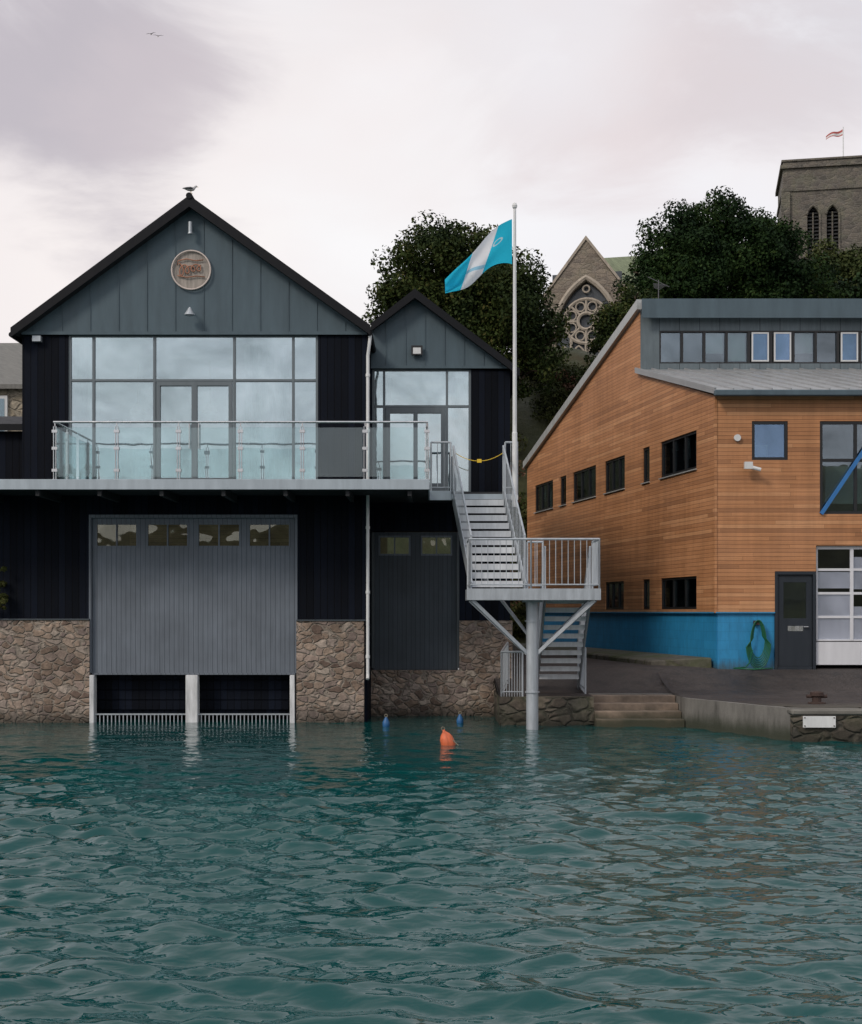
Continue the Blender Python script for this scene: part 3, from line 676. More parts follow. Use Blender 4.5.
def rail2(p0,p1,h):
    p0=Vector(p0);p1=Vector(p1)
    B.cyl(p0+Vector((0,0,h)),p1+Vector((0,0,h)),.022,8); B.cyl(p0+Vector((0,0,.1)),p1+Vector((0,0,.1)),.014,8)
    for i in range(9):
        q=p0.lerp(p1,i/8); B.cyl(q,q+Vector((0,0,h)),.022 if i in(0,8) else .008,8)
rail2((1.5,29.4,.6),(1.75,31.5,.75),.95); rail2((3.38,30.2,.6),(3.38,31.3,.68),1.0); rail2((1.5,29.4,.6),(1.95,29.4,.6),.95); B.obj('guard_rails',m_galv,ss)

# ---------------------------------------------------------------- flagpole
fp=empty('flagpole'); B=MB(); PX,PY=1.87,30.82
B.tube([(PX,PY,4.75),(PX,PY,6.4),(PX,PY,6.42),(PX,PY,11.4)],[.06,.06,.05,.032],14)
B.tube([(PX,PY,11.40),(PX,PY,11.43),(PX,PY,11.48),(PX,PY,11.53),(PX,PY,11.55)],[.02,.05,.06,.04,.005],12)
B.cyl((PX,PY-.07,6.6),(PX-.005,PY-.06,11.35),.006,6); B.box(PX-.07,PX+.07,PY-.06,PY+.08,4.9,5.0); B.obj('pole',m_white,fp)
V=[];F=[];nu,nv=40,24; uvs=[]
for i in range(nu+1):
    u=i/nu
    for j in range(nv+1):
        v=j/nv
        h=1.03*(1-.62*u**.9)
        ztop=11.2-1.38*u**1.15+.05*math.sin(u*7)
        z=ztop-h*(1-v)+.03*math.sin(u*9+v*4)
        X=PX-.06-1.5*u-.06*(1-v)*math.sin(u*6)
        Y=PY+.16*math.sin(u*10-v*3.0)*(.2+u)+.10*math.sin(v*8+u*5)*u
        V.append((X,Y,z)); uvs.append((u,v))
for i in range(nu):
    for j in range(nv):
        a=i*(nv+1)+j; F.append((a,a+nv+1,a+nv+2,a+1))
me=bpy.data.meshes.new('flag'); me.from_pydata(V,[],F); uv=me.uv_layers.new(name='UVMap')
for lp in me.loops: uv.data[lp.index].uv=uvs[lp.vertex_index]
me.polygons.foreach_set('use_smooth',[True]*len(F))
m,n,l,b=nm('flag_cloth'); t=n.new('ShaderNodeTexCoord'); s=n.new('ShaderNodeSeparateXYZ'); l.new(t.outputs['UV'],s.inputs[0])
dg=M(n,l,'ADD',s.outputs[0],M(n,l,'MULTIPLY',s.outputs[1],.22))
w1=M(n,l,'MULTIPLY',mrange(n,l,dg,.42,.43,0,1),mrange(n,l,dg,.80,.81,1,0))
sw=M(n,l,'SUBTRACT',s.outputs[1],M(n,l,'ADD',.2,M(n,l,'MULTIPLY',M(n,l,'SUBTRACT',s.outputs[0],.4),.9)))
swm=mrange(n,l,M(n,l,'ABSOLUTE',sw),.05,.06,1,0)
c=mixc(n,l,w1,(.03,.56,.80),(.86,.90,.95)); c=mixc(n,l,M(n,l,'MULTIPLY',swm,w1),c,(.35,.65,.84))
ds=n.new('ShaderNodeVectorMath'); ds.operation='DISTANCE'; l.new(t.outputs['UV'],ds.inputs[0]); ds.inputs[1].default_value=(.2,.62,0)
e1=mrange(n,l,M(n,l,'ABSOLUTE',M(n,l,'SUBTRACT',ds.outputs['Value'],.06)),.010,.016,.7,0)
c=mixc(n,l,e1,c,(.75,.8,.82))
l.new(c,b.inputs['Base Color']); b.inputs['Roughness'].default_value=.8; b.inputs['Specular IOR Level'].default_value=.1
tr=n.new('ShaderNodeBsdfTranslucent'); l.new(c,tr.inputs[0]); mxs=n.new('ShaderNodeMixShader'); mxs.inputs[0].default_value=.45
l.new(b.outputs[0],mxs.inputs[1]); l.new(tr.outputs[0],mxs.inputs[2]); l.new(mxs.outputs[0],n['Material Output'].inputs[0])
me.materials.append(m); o=bpy.data.objects.new('flag',me); COL.objects.link(o); o.parent=fp

# ================================================================ TIMBER BUILDING
tb=empty('timber_clad_building')
C=Vector((6.7,32.5,0)); ang=math.atan2(.983,-.185); L=17.5
def side(B,name,m,**k): return B.obj(name,m,tb,loc=C,rz=ang,**k)
s1=5.34
up=[(1.19,3.7),(4.55,5.1),(6.61,8.43),(9.31,11.73),(12.5,13.2),(14.07,16.4)]
lo=[(1.19,3.7),(4.55,5.1),(6.7,8.4)]
holes=[rect(a,c,5.91,6.84) for a,c in up]+[rect(a,c,2.47,3.28) for a,c in lo]
B=MB(); B.wall([(.03,2.4),(L,2.4),(L,7.6),(s1,10.66),(s1,8.92),(.03,7.5)],holes,0,-.25); side(B,'side_wall',m_wood)
F_=MB();G=MB();Sl=MB();In=MB()
for i,(a,c) in enumerate(up):
    cols=[a+(c-a)*t for t in ((1/3,2/3) if c-a>1.5 else (()))]
    window(F_,G,a,c,5.91,6.84,-.03,.06,cols,[],.08,out=-1)
    Sl.box(a-.03,c+.03,-.02,.05,5.87,5.897)
    for t in (0,1/3,2/3):
        if c-a>1.5: In.box(a+.1+(c-a)*t,a+(c-a)*(t+.22),-.22,-.2,5.95+.3*((i+int(t*3))%3),6.8)
for a,c in lo:
    cols=[a+(c-a)*t for t in ((1/3,2/3) if c-a>1.5 else (()))]
    window(F_,G,a,c,2.47,3.28,-.03,.06,cols,[],.08,out=-1)
side(F_,'side_window_frames',m_blackfr); side(G,'side_windows',m_glassd); side(Sl,'side_sills',m_lead); side(In,'side_blinds',m_room)
B=MB(); B.box(.08,L-.05,-.3,-.06,.3,2.398); side(B,'side_plinth',m_blue)
B=MB(); B.box(-.0,L,-.02,.03,2.37,2.399); side(B,'side_flashing',m_blue)
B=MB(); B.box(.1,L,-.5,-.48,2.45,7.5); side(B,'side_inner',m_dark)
B=MB()
B.hexa([(s1-.1,-.2,10.66),(L+.15,-.2,7.58),(L+.15,.12,7.58),(s1-.1,.12,10.66),(s1-.1,-.2,10.93),(L+.15,-.2,7.82),(L+.15,.12,7.82),(s1-.1,.12,10.93)])
side(B,'verge_trim',m_lead)
B=MB(); B.box(-.03,.03,-.03,.03,2.38,7.5); side(B,'corner_trim',m_wood)
def FX(p): return (p-431)/42.46
def FZ(p): return 2.4+(612-p)/42.46
w1_=(FX(752),FX(788),FZ(460),FZ(421)); w2_=(FX(820),11.3,FZ(514),FZ(421))
B=MB(); B.wall([(6.73,2.4),(8.1,2.4),(8.1,3.36),(9.07,3.36),(9.07,3.97),(12.5,3.97),(12.5,1.0),(22,1.0),(22,7.5),(6.73,7.5)],[rect(*w1_),rect(*w2_)],32.5,32.75); B.obj('front_wall',m_wood2,tb)
F_=MB();G=MB()
window(F_,G,*w1_,32.52,.07,[],[],.08,gm=1)
window(F_,G,*w2_,32.52,.07,[w2_[0]+.85,w2_[0]+1.6],[FZ(460)],.08)
F_.obj('front_window_frames',m_blackfr,tb,bevel=.004); G.obj('front_windows',[m_glassd,m_glassb],tb)
B=MB(); B.beam((w2_[0]+.02,32.46,FZ(514)),(w2_[0]+1.6,32.46,FZ(514)+2.35),.05,.09); B.obj('blue_brace',paint('blue_steel',(.03,.16,.42),.4,.1,3,0,0),tb)
B=MB(); B.box(6.76,8.1,32.55,32.75,.5,2.398); B.obj('front_plinth',m_blue,tb)
B=MB(); B.box(6.70,8.1,32.47,32.52,2.37,2.399); B.obj('front_flashing',m_blue,tb)
B=MB(); B.box(8.1,8.17,32.5,32.7,1.0,3.358); B.box(9.0,9.068,32.5,32.7,1.0,3.358); B.box(8.17,9.0,32.5,32.7,3.28,3.357)
B.wall(rect(8.175,8.995,1.12,3.275),[rect(8.32,8.86,2.25,3.1)],32.56,32.62); B.box(8.18,8.99,32.52,32.7,.95,1.118); B.obj('entrance_door',paint('door_slate_paint',(.025,.032,.042),.4,.1,2,0,0,spec=.3),tb,bevel=.004)
B=MB(); B.box(8.31,8.87,32.585,32.595,2.24,3.11); B.obj('entrance_door_glass',m_glassd,tb)
B=MB(); B.box(8.42,8.78,32.555,32.559,1.95,2.07); B.cyl((8.88,32.5,2.05),(8.88,32.56,2.05),.015); B.cyl((8.78,32.5,2.05),(8.89,32.5,2.05),.014); B.obj('entrance_door_furniture',m_steel,tb)
gx0_,gx1_=9.1,12.48; B=MB(); G=MB()
zz=[1.15,1.72,2.28,2.84,3.4,3.94]
B.box(gx0_,gx1_,32.6,32.66,zz[0],zz[1])
for i in range(1,5):
    B.box(gx0_,gx1_,32.6,32.66,zz[i]-.03,zz[i]+.03)
B.box(gx0_,gx1_,32.6,32.66,3.88,3.96)
for j in range(5):
    x=gx0_+(gx1_-gx0_)*j/4; xa_=max(gx0_,x-.04); xb_=min(gx1_,x+.04)
    B.box(xa_,xb_,32.595,32.665,zz[1]+.001,3.95)
B.obj('garage_door',m_garage,tb,bevel=.004)
G.box(gx0_+.02,gx1_-.02,32.62,32.626,zz[1],3.9); G.obj('garage_door_glass',glassm('garage_glass',(.6,.65,.7),.08,.02,.02,(.95,.96,.98)),tb)
B=MB(); 
B.box(9.12,9.95,32.632,32.64,zz[1]+.02,zz[3]+.02); B.box(9.96,12.4,32.636,32.642,zz[1]+.02,zz[2]+.25); B.box(9.98,12.4,32.644,32.65,zz[3]+.1,zz[4]+.3)
B.box(9.12,9.95,32.632,32.64,zz[3]+.12,zz[4]-.05)
B.obj('garage_door_paper',m_paper,tb)  # white paper panels added behind the glass so the panes look pale
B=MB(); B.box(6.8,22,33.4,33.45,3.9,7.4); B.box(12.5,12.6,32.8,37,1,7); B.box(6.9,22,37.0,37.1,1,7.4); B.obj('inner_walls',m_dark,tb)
B=MB(); B.box(w2_[0]+.3,w2_[0]+1.2,33.1,33.2,5.0,5.9); B.box(w1_[0]+.1,w1_[0]+.5,33.0,33.1,5.9,6.4); B.obj('office_furniture',m_room,tb)
def dpos(Y,off=0): return 6.7-(Y-32.5)*.1882+off
ya,yb_=32.25,37.8; za_,zb_=7.5,8.95
B=MB(); xl0,xl1=dpos(ya,-.12),dpos(yb_,-.12)
B.hexa([(xl0,ya,za_),(24,ya,za_),(24,yb_,zb_),(xl1,yb_,zb_),(xl0,ya,za_+.10),(24,ya,za_+.10),(24,yb_,zb_+.10),(xl1,yb_,zb_+.10)]); B.obj('front_roof',m_metalroof,tb)
B=MB()
B.beam((xl0+.02,ya,za_+.12),(xl1+.02,yb_,zb_+.12),.05,.06)
x=xl0+.45
while x<22:
    B.beam((x,ya,za_+.115),(x-1.045,37.72,zb_+.10),.025,.045); x+=.45
B.obj('roof_seams',m_metalroof,tb)
B=MB(); B.box(xl0-.02,24,ya-.14,ya-.003,za_-.06,za_+.08); B.obj('gutter',m_gable,tb,bevel=.02)
B=MB(); cx0=dpos(37.75,.0)+.02
B.wall(rect(cx0,24,8.9,10.66),[rect(6.26,23.5,9.2,10.1)],37.75,37.95); B.obj('clerestory_wall',m_greyclad,tb)
F_=MB();G=MB(); G.box(6.27,23.5,37.83,37.84,9.2,10.1,0)
x=6.26;i=0
Wf=MB();Bd=MB()
while x<23.4:
    F_.box(x-.035,x+.035,37.76,37.88,9.19,10.11)
    if i in (2,3,6,9,12): Bd.box(x+.06,x+.55,37.9,37.91,9.3 if i%2 else 9.5,10.08)
    if i in (4,5,8): 
        a,b_=x+.07,x+.54
        for q in ((a,a+.04,9.25,10.05),(b_-.04,b_,9.25,10.05)): Wf.box(q[0],q[1],37.72,37.76,q[2],q[3])
        Wf.box(a+.041,b_-.041,37.722,37.758,9.25,9.29); Wf.box(a+.041,b_-.041,37.722,37.758,10.01,10.05)
        G.box(a+.03,b_-.03,37.735,37.745,9.28,10.02,1)
    x+=.61;i+=1
F_.box(6.2,23.5,37.762,37.88,9.17,9.24); F_.box(6.2,23.5,37.762,37.88,10.06,10.13)
F_.obj('clerestory_frames',m_blackfr,tb); Wf.obj('clerestory_open_sashes',m_whitefr,tb); G.obj('clerestory_glass',[m_glassd,m_glassb],tb); Bd.obj('clerestory_blinds',m_room,tb)
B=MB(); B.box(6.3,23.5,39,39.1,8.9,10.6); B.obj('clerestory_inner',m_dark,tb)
B=MB(); yt0,yt1=37.45,50
xA,xB=dpos(yt0,-.02),dpos(yt1,-.02)
B.hexa([(xA,yt0,10.68),(24,yt0,10.68),(24,yt1,7.58),(xB,yt1,7.58),(xA,yt0,10.86),(24,yt0,10.86),(24,yt1,7.78),(xB,yt1,7.78)]); B.obj('rear_roof',m_metalroof,tb)
B=MB(); B.box(xA-.03,24,yt0-.04,yt0-.002,10.38,10.9); B.obj('top_fascia',m_gable,tb)
B=MB(); B.box(3.5,24,49.6,49.8,0,7.6); B.box(22,22.2,32.8,49.6,0,7.5); B.obj('rear_walls',m_wood,tb)
B=MB(); B.cyl((FX(737),32.5,FZ(438)),(FX(737),32.42,FZ(438)),.08,14); B.cyl((FX(750),32.5,FZ(466)),(FX(750),32.3,FZ(466)),.03,8)
B.box(FX(742),FX(750),32.2,32.3,FZ(470),FZ(463)); B.cyl((FX(748),32.25,FZ(468)),(FX(758),32.2,FZ(471)),.045,10); B.obj('cctv_camera_and_lamp',m_whitefr,tb)
B=MB(); B.cyl((6.3,38.2,10.7),(6.3,38.2,11.6),.014,6)
for i in range(6): B.cyl((6.12+.02*i,38.0+.1*i,11.45),(6.5-.02*i,38.0+.1*i,11.4),.007,5)
B.cyl((6.0,38.2,11.68),(6.6,38.2,11.4),.010,5); B.obj('tv_aerial',m_gullg,tb)
hs=empty('garden_hose'); B=MB()
for k_ in range(6):
    r1=.15+.02*k_; pts=[]
    for t in np.linspace(0,2*math.pi,28): pts.append((7.68+r1*math.cos(t)*(.75 if math.sin(t)>0 else 1.15),32.42-.012*k_,1.74+(.42+.03*k_)*math.sin(t)-.02*k_))
    B.tube(pts,.013,6,cap=False)
B.tube([(7.55,32.4,1.5),(7.45,32.3,1.2),(7.3,32.0,1.12),(7.0,31.9,1.10),(7.4,31.7,1.08),(7.9,31.9,1.10)],.016,6)
B.obj('hose_coil',m_hose,hs,smooth=True); B=MB(); B.box(7.6,7.76,32.4,32.54,2.1,2.2); B.obj('hose_hanger',m_iron,hs)
kb=empty('concrete_kerb'); B=MB()
B.hexa([(.2,.0,.6),(16.5,.0,.6),(16.5,1.0,.6),(1.2,1.15,.6),(.2,0,1.32),(16.5,0,1.32),(16.5,1.0,1.28),(1.2,1.15,1.22)])
B.obj('kerb_slab',stone('kerb_mossy',1.2,2,((.10,.095,.08),(.13,.12,.10),(.09,.085,.07)),(.08,.08,.05),False,.4,.8),kb,loc=C,rz=ang,bevel=.03)

# ================================================================ COTTAGE (left)
ct=empty('stone_cottage'); B=MB(); B.box(-24,-11.8,46,54,0,10.0); B.obj('walls',m_cottage,ct)
B=MB(); B.hexa([(-24.2,45.7,9.8),(-11.7,45.7,9.8),(-11.7,50,12.0),(-24.2,50,12.0),(-24.2,45.7,9.95),(-11.7,45.7,9.95),(-11.7,50,12.15),(-24.2,50,12.15)]); B.hexa([(-24.2,50.001,12.0),(-11.7,50.001,12.0),(-11.7,54.3,9.8),(-24.2,54.3,9.8),(-24.2,50.001,12.15),(-11.7,50.001,12.15),(-11.7,54.3,9.95),(-24.2,54.3,9.95)]); B.obj('roof',m_slate2,ct)
B=MB()
for x_ in (-11.81,-24): B.poly([(x_,46,10.0),(x_,54,10.0),(x_,50,12.0)])
B.obj('gables',m_cottage,ct)
F_=MB();G=MB(); F_.box(-15.1,-14.1,45.9,46.02,8.3,9.6); G.box(-15.0,-14.2,45.88,45.899,8.4,9.5); F_.obj('window_frame',m_whitefr,ct); G.obj('window_glass',m_glassd,ct)
B=MB(); B.box(-19.2,-18.4,49.6,50.4,11.6,13.2); B.cyl((-18.8,50,13.2),(-18.8,50,13.6),.14,12); B.obj('chimney',m_cottage,ct)

# ================================================================ CHURCH
ch=empty('church')
YC=100; kc=13.8
cA=Vector(((546-431)/kc,YC+1.2,0)); ra=R(-14)
W=6.1; zb=11; zA=29.5; zEv=25.4
def arch(cx,z0,zs,w,n=10):
    pts=[(cx-w/2,z0),(cx+w/2,z0)]
    Rr=w; 
    for i in range(n+1):
        t=math.pi/3*i/n; pts.append((cx-w/2+Rr*math.cos(t),zs+Rr*math.sin(t)))
    for i in range(1,n+1):
        t=math.pi/3*(n-i)/n; pts.append((cx+w/2-Rr*math.cos(t),zs+Rr*math.sin(t)))
    return pts
ar=arch(W/2,17.5,22.7,4.4)
B=MB(); B.wall([(0,zb),(W,zb),(W,zEv),(W/2,zA),(0,zEv)],[ar],0,.8); B.obj('nave_gable',m_church,ch,loc=cA,rz=ra)
B=MB(); B.box(.02,W-.02,.82,26,zb,zEv-.2); B.obj('nave_walls',m_church,ch,loc=cA,rz=ra)
B=MB()
for s_ in (-1,1):
    B.hexa([(W/2,.5,zA-.1),(W/2+s_*(W/2+.3),.5,zEv-.45),(W/2+s_*(W/2+.3),26,zEv-.45),(W/2,26,zA-.1),(W/2,.5,zA+.1),(W/2+s_*(W/2+.3),.5,zEv-.25),(W/2+s_*(W/2+.3),26,zEv-.25),(W/2,26,zA+.1)])
B.hexa([(W-.3,2.4,zEv-.6),(W+6,2.4,zEv-.6),(W+6,7,zA+.2),(W/2,7,zA+.2),(W-.3,2.4,zEv-.4),(W+6,2.4,zEv-.4),(W+6,7,zA+.4),(W/2,7,zA+.4)])
B.obj('nave_roof',m_mossroof,ch,loc=cA,rz=ra)
B=MB(); B.box(W+.02,W+5.9,2.8,11,zb,zEv-.5); B.obj('transept_walls',m_church,ch,loc=cA,rz=ra)
B=MB()
for s_ in (-1,1):
    B.hexa([(W/2,-.12,zA),(W/2+s_*(W/2+.2),-.12,zEv-.15),(W/2+s_*(W/2+.2),.9,zEv-.15),(W/2,.9,zA),(W/2,-.12,zA+.3),(W/2+s_*(W/2+.2),-.12,zEv+.13),(W/2+s_*(W/2+.2),.9,zEv+.13),(W/2,.9,zA+.3)])
a3=[Vector((x,-.05,z)) for x,z in arch(W/2,17.5,22.7,4.7)][1:-1]; B.tube(a3,.2,6)
cc=Vector((W/2,.1,23.6))
for r_ in (1.62,.6): B.tube([cc+Vector((math.cos(t)*r_,0,math.sin(t)*r_)) for t in np.linspace(0,2*math.pi,25)],.13,6,cap=False)
for i in range(8):
    t=math.pi*i/4; d_=Vector((math.cos(t),0,math.sin(t))); B.cyl(cc+d_*.6,cc+d_*1.62,.09,6)
    q=cc+Vector((math.cos(t+.39),0,math.sin(t+.39)))*1.14; B.tube([q+Vector((math.cos(a)*.34,0,math.sin(a)*.34)) for a in np.linspace(0,2*math.pi,11)],.07,5,cap=False)
B.tube([cc+Vector((math.cos(t)*.25,0,.0+math.sin(t)*.25+2.35)) for t in np.linspace(0,2*math.pi,13)],.08,5,cap=False)
for i in range(1,4):
    x=W/2-2.2+1.1*i; B.cyl((x,.1,17.5),(x,.1,22.0+(0 if i==2 else .4)),.12,6)
for i in range(4):
    x=W/2-1.65+1.1*i; B.tube([Vector((px_,.1,pz_)) for px_,pz_ in arch(x,20,21.0,.95,5)][1:-1],.08,5)
B.obj('tracery',m_dress,ch,loc=cA,rz=ra)
B=MB(); B.box(.5,W-.5,.5,.55,17,27.2); B.obj('nave_glass',paint('leaded_glass',(.05,.06,.07),.2,.3,4,0,0),ch,loc=cA,rz=ra)
B=MB(); B.box(-4.2,-.02,1.5,24,zb,20.5); B.obj('aisle_walls',m_church,ch,loc=cA,rz=ra)
B=MB(); B.hexa([(-4.5,1.3,20.3),(0,1.3,22.8),(0,24,22.8),(-4.5,24,20.3),(-4.5,1.3,20.6),(0,1.3,23.1),(0,24,23.1),(-4.5,24,20.6)]); B.obj('aisle_roof',m_mossroof,ch,loc=cA,rz=ra)
kt=12.0; TW=7.4; tA=Vector(((783-431)/kt,115,0)); rt=R(-11)
lw=[]
LC=(TW*.33,TW*.54)
for cx in LC: lw.append(arch(cx,31.8,35.2,.95,6))
B=MB(); B.wall([(0,11),(TW,11),(TW,39.9),(0,39.9)],lw,0,.6)
B.box(.0,.6,.602,TW,11,39.9); B.box(TW-.6,TW,.602,TW,11,39.9); B.box(.6,TW-.6,TW-.6,TW,11,39.9); B.box(.61,TW-.61,.7,TW-.7,30,30.3); B.box(.61,TW-.61,.7,TW-.7,38.5,38.9)
for x in (-.15,TW-.5): B.box(x,x+.7,-.35,.35,11,37.3)
B.obj('tower_walls',m_tower,ch,loc=tA,rz=rt)
B=MB(); B.box(-.12,TW+.12,-.12,TW+.12,37.4,37.7); B.box(-.22,TW+.22,-.22,TW+.22,39.3,39.6); B.box(-.12,TW+.12,-.12,.5,39.9,40.05);B.box(-.12,.5,.5,TW+.12,39.9,40.05);B.box(TW-.5,TW+.12,.5,TW+.12,39.9,40.05)
B.box(-.1,TW+.1,-.1,.0,30.8,31.1)
for cx in LC: B.tube([Vector((x,-.05,z)) for x,z in arch(cx,31.8,35.2,1.1,6)][1:-1],.1,6); B.cyl((cx,.15,31.8),(cx,.15,35.6),.07,6)
B.obj('tower_dressings',m_tower,ch,loc=tA,rz=rt)
B=MB()
for cx in LC:
    for i in range(14): z=31.9+.3*i; B.hexa([(cx-.47,.2,z),(cx+.47,.2,z),(cx+.47,.45,z+.2),(cx-.47,.45,z+.2),(cx-.47,.2,z+.04),(cx+.47,.2,z+.04),(cx+.47,.45,z+.24),(cx-.47,.45,z+.24)])
B.obj('louvres',m_dark,ch,loc=tA,rz=rt)
B=MB(); fxp=5.1; B.cyl((fxp,2.6,38.5),(fxp,2.6,43.4),.06,8,r2=.04); B.obj('tower_flagpole',m_white,ch,loc=tA,rz=rt)
V=[];F=[]
for i in range(13):
    for j in range(6):
        u,v=i/12,j/5; V.append((fxp-.05-1.35*u,2.6+.15*math.sin(u*8),43.2-.55*u*u-.5*(1-v)*(1-.4*u)-.1*math.sin(u*5)))
for i in range(12):
    for j in range(5): a=i*6+j; F.append((a,a+6,a+7,a+1))
me=bpy.data.meshes.new('tower_flag'); me.from_pydata(V,[],F); me.materials.append(m_red); me.materials.append(m_white)
for p in me.polygons: p.use_smooth=True; p.material_index=1 if (p.index%5) in (1,2) else 0
o=bpy.data.objects.new('tower_flag',me); COL.objects.link(o); o.parent=ch; o.location=tA; o.rotation_euler=(0,0,rt)

# ================================================================ TREES
def leaves(name,lumps,n,size,mat,parent,sub=26,flat=.8,seed=1,subr=(.28,.62)):
    rg=np.random.RandomState(seed); cl=[]
    vol=np.array([a[3]*a[4]*a[5] for a in lumps]); 
    for a,vw in zip(lumps,vol/vol.sum()):
        k=max(6,int(sub*len(lumps)*vw**.8))
        for _ in range(k):
            d=rg.normal(size=3); d/=np.linalg.norm(d); r=.6+.6*rg.rand()
            cl.append((a[0]+d[0]*a[3]*r,a[1]+d[1]*a[4]*r,a[2]+d[2]*a[5]*r,rg.uniform(*subr)*min(a[3:])**.6))
    cl=np.array(cl); wg=cl[:,3]**2; idx=rg.choice(len(cl),n,p=wg/wg.sum()); c=cl[idx]
    d=rg.normal(size=(n,3)); d/=np.linalg.norm(d,axis=1)[:,None]; r=(.5+.7*rg.rand(n)**.8)[:,None]
    p=c[:,:3]+d*c[:,3:4]*r*np.array([1,1,flat])
    nrm=d+.7*rg.normal(size=(n,3)); nrm[:,2]+=.3; nrm/=np.linalg.norm(nrm,axis=1)[:,None]
    t=np.cross(nrm,rg.normal(size=(n,3))); t/=np.linalg.norm(t,axis=1)[:,None]; b=np.cross(nrm,t)
    s=(size*(.5+rg.rand(n)))[:,None]
    v=np.stack([p-t*s*.5,p+b*s*.32,p+t*s*.6,p-b*s*.32],1).reshape(-1,3)
    me=bpy.data.meshes.new(name); me.vertices.add(4*n); me.vertices.foreach_set('co',v.astype(np.float32).ravel())
    me.loops.add(4*n); me.loops.foreach_set('vertex_index',np.arange(4*n,dtype=np.int32)); me.polygons.add(n); me.polygons.foreach_set('loop_start',np.arange(0,4*n,4,dtype=np.int32))
    me.update(); me.validate(); me.materials.append(mat); o=bpy.data.objects.new(name,me); COL.objects.link(o); o.parent=parent; return o
def tree(name,base,top,lumps,n,size,mat,r=.35,seed=1,**k):
    e=empty(name); B=MB(); base=Vector(base); top=Vector(top)
    pts=[base.lerp(top,t)+Vector((.15*math.sin(t*5+seed),.1*math.cos(t*4),0)) for t in np.linspace(0,1,8)]
    B.tube(pts,[r*(1-.75*t)*(1.4 if i==0 else 1) for i,t in enumerate(np.linspace(0,1,8))],10)
    for i,a in enumerate(lumps):
        f=random.uniform(.35,.85); q=base.lerp(top,f); c=Vector(a[:3]); m1=q.lerp(c,.5)+Vector((0,0,-.3))
        B.tube([q,m1,c],[r*.4,r*.25,r*.1],7)
        for j in range(3):
            e2=c+Vector((random.uniform(-.7,.7)*a[3],random.uniform(-.7,.7)*a[4],random.uniform(-.3,.6)*a[5])); B.tube([c,c.lerp(e2,.5)+Vector((0,0,.1)),e2],[r*.12,.04,.012],5)
    B.obj('trunk_and_limbs',m_ltgreen,e,smooth=True)
    leaves('foliage',lumps,n,size,mat,e,seed=seed,**k); return e
def at(px,py,Y): return ((px-431)/1380*Y, Y, 2.4+(612-py)/1380*Y)
def lump(px,py,Y,rx,ry,rz,dy=0):
    a=at(px,py,Y); return (a[0],Y+dy,a[2],rx,ry,rz)
mt1=leafm('yew_leaves',(.006,.016,.006),(.042,.062,.014),(.10,.08,.025))
mt2=leafm('pine_leaves',(.004,.014,.006),(.024,.052,.012),(.05,.068,.016))
mt3=leafm('lime_leaves',(.02,.035,.010),(.07,.085,.028),(.11,.09,.035))
mt4=leafm('bush_leaves',(.018,.028,.008),(.065,.075,.022),(.13,.085,.04))
mt5=leafm('heather_twigs',(.06,.03,.02),(.17,.085,.055),(.2,.12,.08))
L1=[lump(440,262,56,1.5,1.5,1.3),lump(410,285,56,1.2,1.3,1.0,-.5),lump(388,297,56,.7,.8,.5),lump(475,275,56,1.5,1.5,1.5,.6),lump(455,240,56,.9,.9,.6),
    lump(505,300,56,1.5,1.5,1.5,-.5),lump(535,320,56,1.1,1.2,1.2),lump(545,350,56,.9,1.1,.9),lump(500,345,56,1.6,1.5,1.4),lump(450,320,56,2,1.6,1.5),lump(428,238,56,.6,.6,.35),lump(525,375,56,1.2,1,.7),lump(472,237,56,.6,.6,.4),lump(395,315,56,1,1,1),lump(528,290,56,.6,.7,.45)]
tree('yew_tree',(1.8,57,6),at(455,265,56.5),L1,95000,.13,mt1,.4,2)
L2=[lump(715,222,61,1.5,1.6,.9),lump(685,248,61,1.6,1.8,1.3),lump(745,245,61,1.9,1.8,1.3),lump(720,285,61,2.6,2,1.6),lump(775,262,61,1.5,1.5,1.1,-.5),lump(668,268,61,1.2,1.4,1.0),lump(655,295,61,1.3,1.3,1),
    lump(800,285,61,1.8,1.5,1.0),lump(640,275,61,.7,.8,.5),lump(760,295,61,1.8,1.5,1.0),lump(730,210,61,.6,.7,.35),lump(785,243,61,.6,.7,.35)]
tree('yew_tree',(12.8,62,9),at(717,228,61.5),L2,110000,.13,mt2,.45,7)
L3=[lump(622,322,58,.8,1,.6),lump(608,350,58,.9,1,.6),lump(632,325,58,1.2,1.1,.9),lump(636,300,58,.7,.9,.5),lump(645,330,58,1.2,1,1.0),lump(600,378,58,.9,1,.6)]
tree('holly_tree',(8.2,58.5,8),at(622,330,58),L3,30000,.12,mt1,.22,11)
L4=[lump(830,275,70,1.6,1.5,1.1),lump(860,268,70,1.6,1.5,1.0),lump(845,295,70,2.4,1.5,1.2),lump(880,285,70,2,1.5,1.5),lump(815,292,70,1.2,1.3,.8)]
tree('lime_tree',(21,71,12),at(845,275,70),L4,34000,.16,mt3,.3,13)
L5=[lump(930,270,64,3,2,2),lump(990,250,66,3,3,3),lump(950,230,68,2.5,2,2)]
tree('lime_tree',(25,66,12),at(950,260,66),L5,16000,.24,mt2,.3,17)
sh=empty('shrubs')
ls=[]
for i in range(80):
    X=random.uniform(-3,11) if i%2 else random.uniform(2.5,7.5); Y=random.uniform(51,62); z=float(gz(X,Y)); ls.append((X,Y,z+.3,random.uniform(.5,1.1),random.uniform(.5,1),random.uniform(.4,.8)))
leaves('green_shrubs',ls[:60],76000,.11,mt4,sh,sub=9,seed=3,subr=(.3,.55)); leaves('brown_shrubs',ls[60:],20000,.10,mt5,sh,sub=9,seed=4,subr=(.3,.55))
hd=empty('hedge'); 
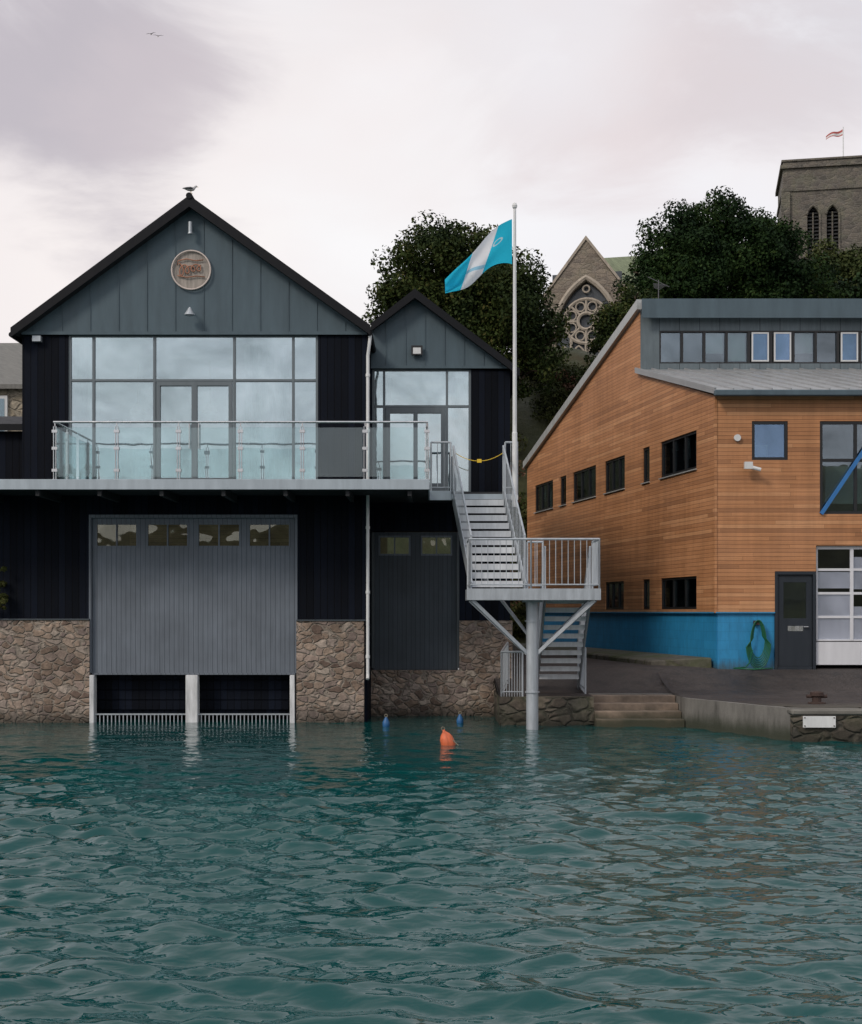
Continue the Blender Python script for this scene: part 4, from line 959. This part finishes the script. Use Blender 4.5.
ls=[(x,random.uniform(74,90),14.2+random.uniform(0,.8),1.6,1.4,1.2) for x in np.arange(-40,60,2.2)]
leaves('hedge_leaves',ls,40000,.25,mt3,hd,sub=6,seed=6)
iv=empty('wall_plant'); leaves('plant_leaves',[(-9.33,29.75,2.95,.16,.15,.4),(-9.4,29.75,2.6,.18,.12,.3)],1500,.07,mt4,iv,sub=6,seed=9,subr=(.12,.25))
B=MB(); B.tube([(-9.4,29.85,2.2),(-9.38,29.8,2.6),(-9.35,29.8,3.1)],[.02,.015,.005],6); B.obj('stem',m_ltgreen,iv)

# ================================================================ GULLS, BUOYS
def gull(name,loc,sc_=1,fly=False,rz=0):
    e=empty(name,loc); e.rotation_euler=(0,0,rz); e.scale=(sc_,)*3
    B=MB(); B.tube([(-.24,0,.13),(-.18,0,.135),(-.1,0,.14),(0,0,.15),(.08,0,.175),(.13,0,.22),(.155,0,.255),(.19,0,.27),(.22,0,.262)],[.008,.03,.058,.072,.064,.04,.034,.036,.012],12); B.obj('body',m_gullw if not fly else m_gullg,e,smooth=True)
    B=MB()
    if fly:
        for s_ in (-1,1): B.hexa([(-.07,s_*.04,.17),(.06,s_*.04,.17),(.05,s_*.35,.27),(-.06,s_*.35,.27),(-.07,s_*.04,.185),(.06,s_*.04,.19),(.05,s_*.35,.28),(-.06,s_*.35,.28)]); B.hexa([(-.06,s_*.35,.27),(.05,s_*.35,.27),(-.04,s_*.72,.22),(-.07,s_*.72,.22),(-.06,s_*.35,.28),(.05,s_*.35,.28),(-.04,s_*.72,.225),(-.07,s_*.72,.225)])
    else:
        for s_ in (-1,1): B.tube([(-.28,s_*.025,.14),(-.16,s_*.05,.155),(-.02,s_*.062,.17),(.06,s_*.05,.175)],[.006,.03,.045,.015],8)
    B.obj('wings',m_gullg,e,smooth=True)
    B=MB(); B.tube([(.215,0,.262),(.25,0,.258),(.265,0,.248)],[.011,.008,.002],6)
    for s_ in (-1,1): B.cyl((0,s_*.03,.09),(.01,s_*.03,0),.006,5); B.box(-.0,.05,s_*.03-.015,s_*.03+.015,0,.005)
    B.obj('beak_and_legs',m_yellow,e); return e
gull('seagull',(AX+.02,29.75,ZA+.268),.66,rz=R(30))
a=at(151,35,90); gull('seagull',a,.5,True,R(70)); a=at(158,37,92); gull('seagull',a,.5,True,R(100))
by=empty('mooring_buoy'); B=MB()
bxp=(449-431)/56; c0=Vector((bxp,24.9,-.02)); ax2=Vector((-.3,.05,.9)).normalized()
B.tube([c0+ax2*h for h in (-.18,-.12,-.03,.06,.15,.22,.26,.28,.31)],[.02,.09,.12,.13,.12,.085,.045,.026,.024],16); B.obj('buoy_body',m_orange,by,smooth=True)
B=MB(); B.tube([c0+ax2*.33+Vector((math.cos(t)*.03,0,math.sin(t)*.03)) for t in np.linspace(0,2*math.pi,13)],.009,6,cap=False); B.tube([c0+ax2*.28,c0+Vector((.16,-.1,.03)),c0+Vector((.24,-.1,-.05))],.009,6); B.obj('rope_eye',m_rope,by)
for px,py,Y in ((386,722,29.0),(460,717,29.8)):
    e=empty('fender_float'); x=(px-431)/1380*Y; s_=.075
    B=MB(); B.tube([(x,Y,-.1),(x,Y,.02),(x,Y,.08),(x,Y,.13),(x,Y,.17),(x,Y,.19)],[s_*.7,s_,s_,s_*.7,s_*.4,s_*.35],12); B.obj('float_body',m_bluep,e,smooth=True)
    B=MB(); B.tube([Vector((x,Y,.22))+Vector((math.cos(t)*.03,0,math.sin(t)*.03)) for t in np.linspace(0,2*math.pi,11)],.01,5,cap=False); B.obj('float_eye',m_rope,e)
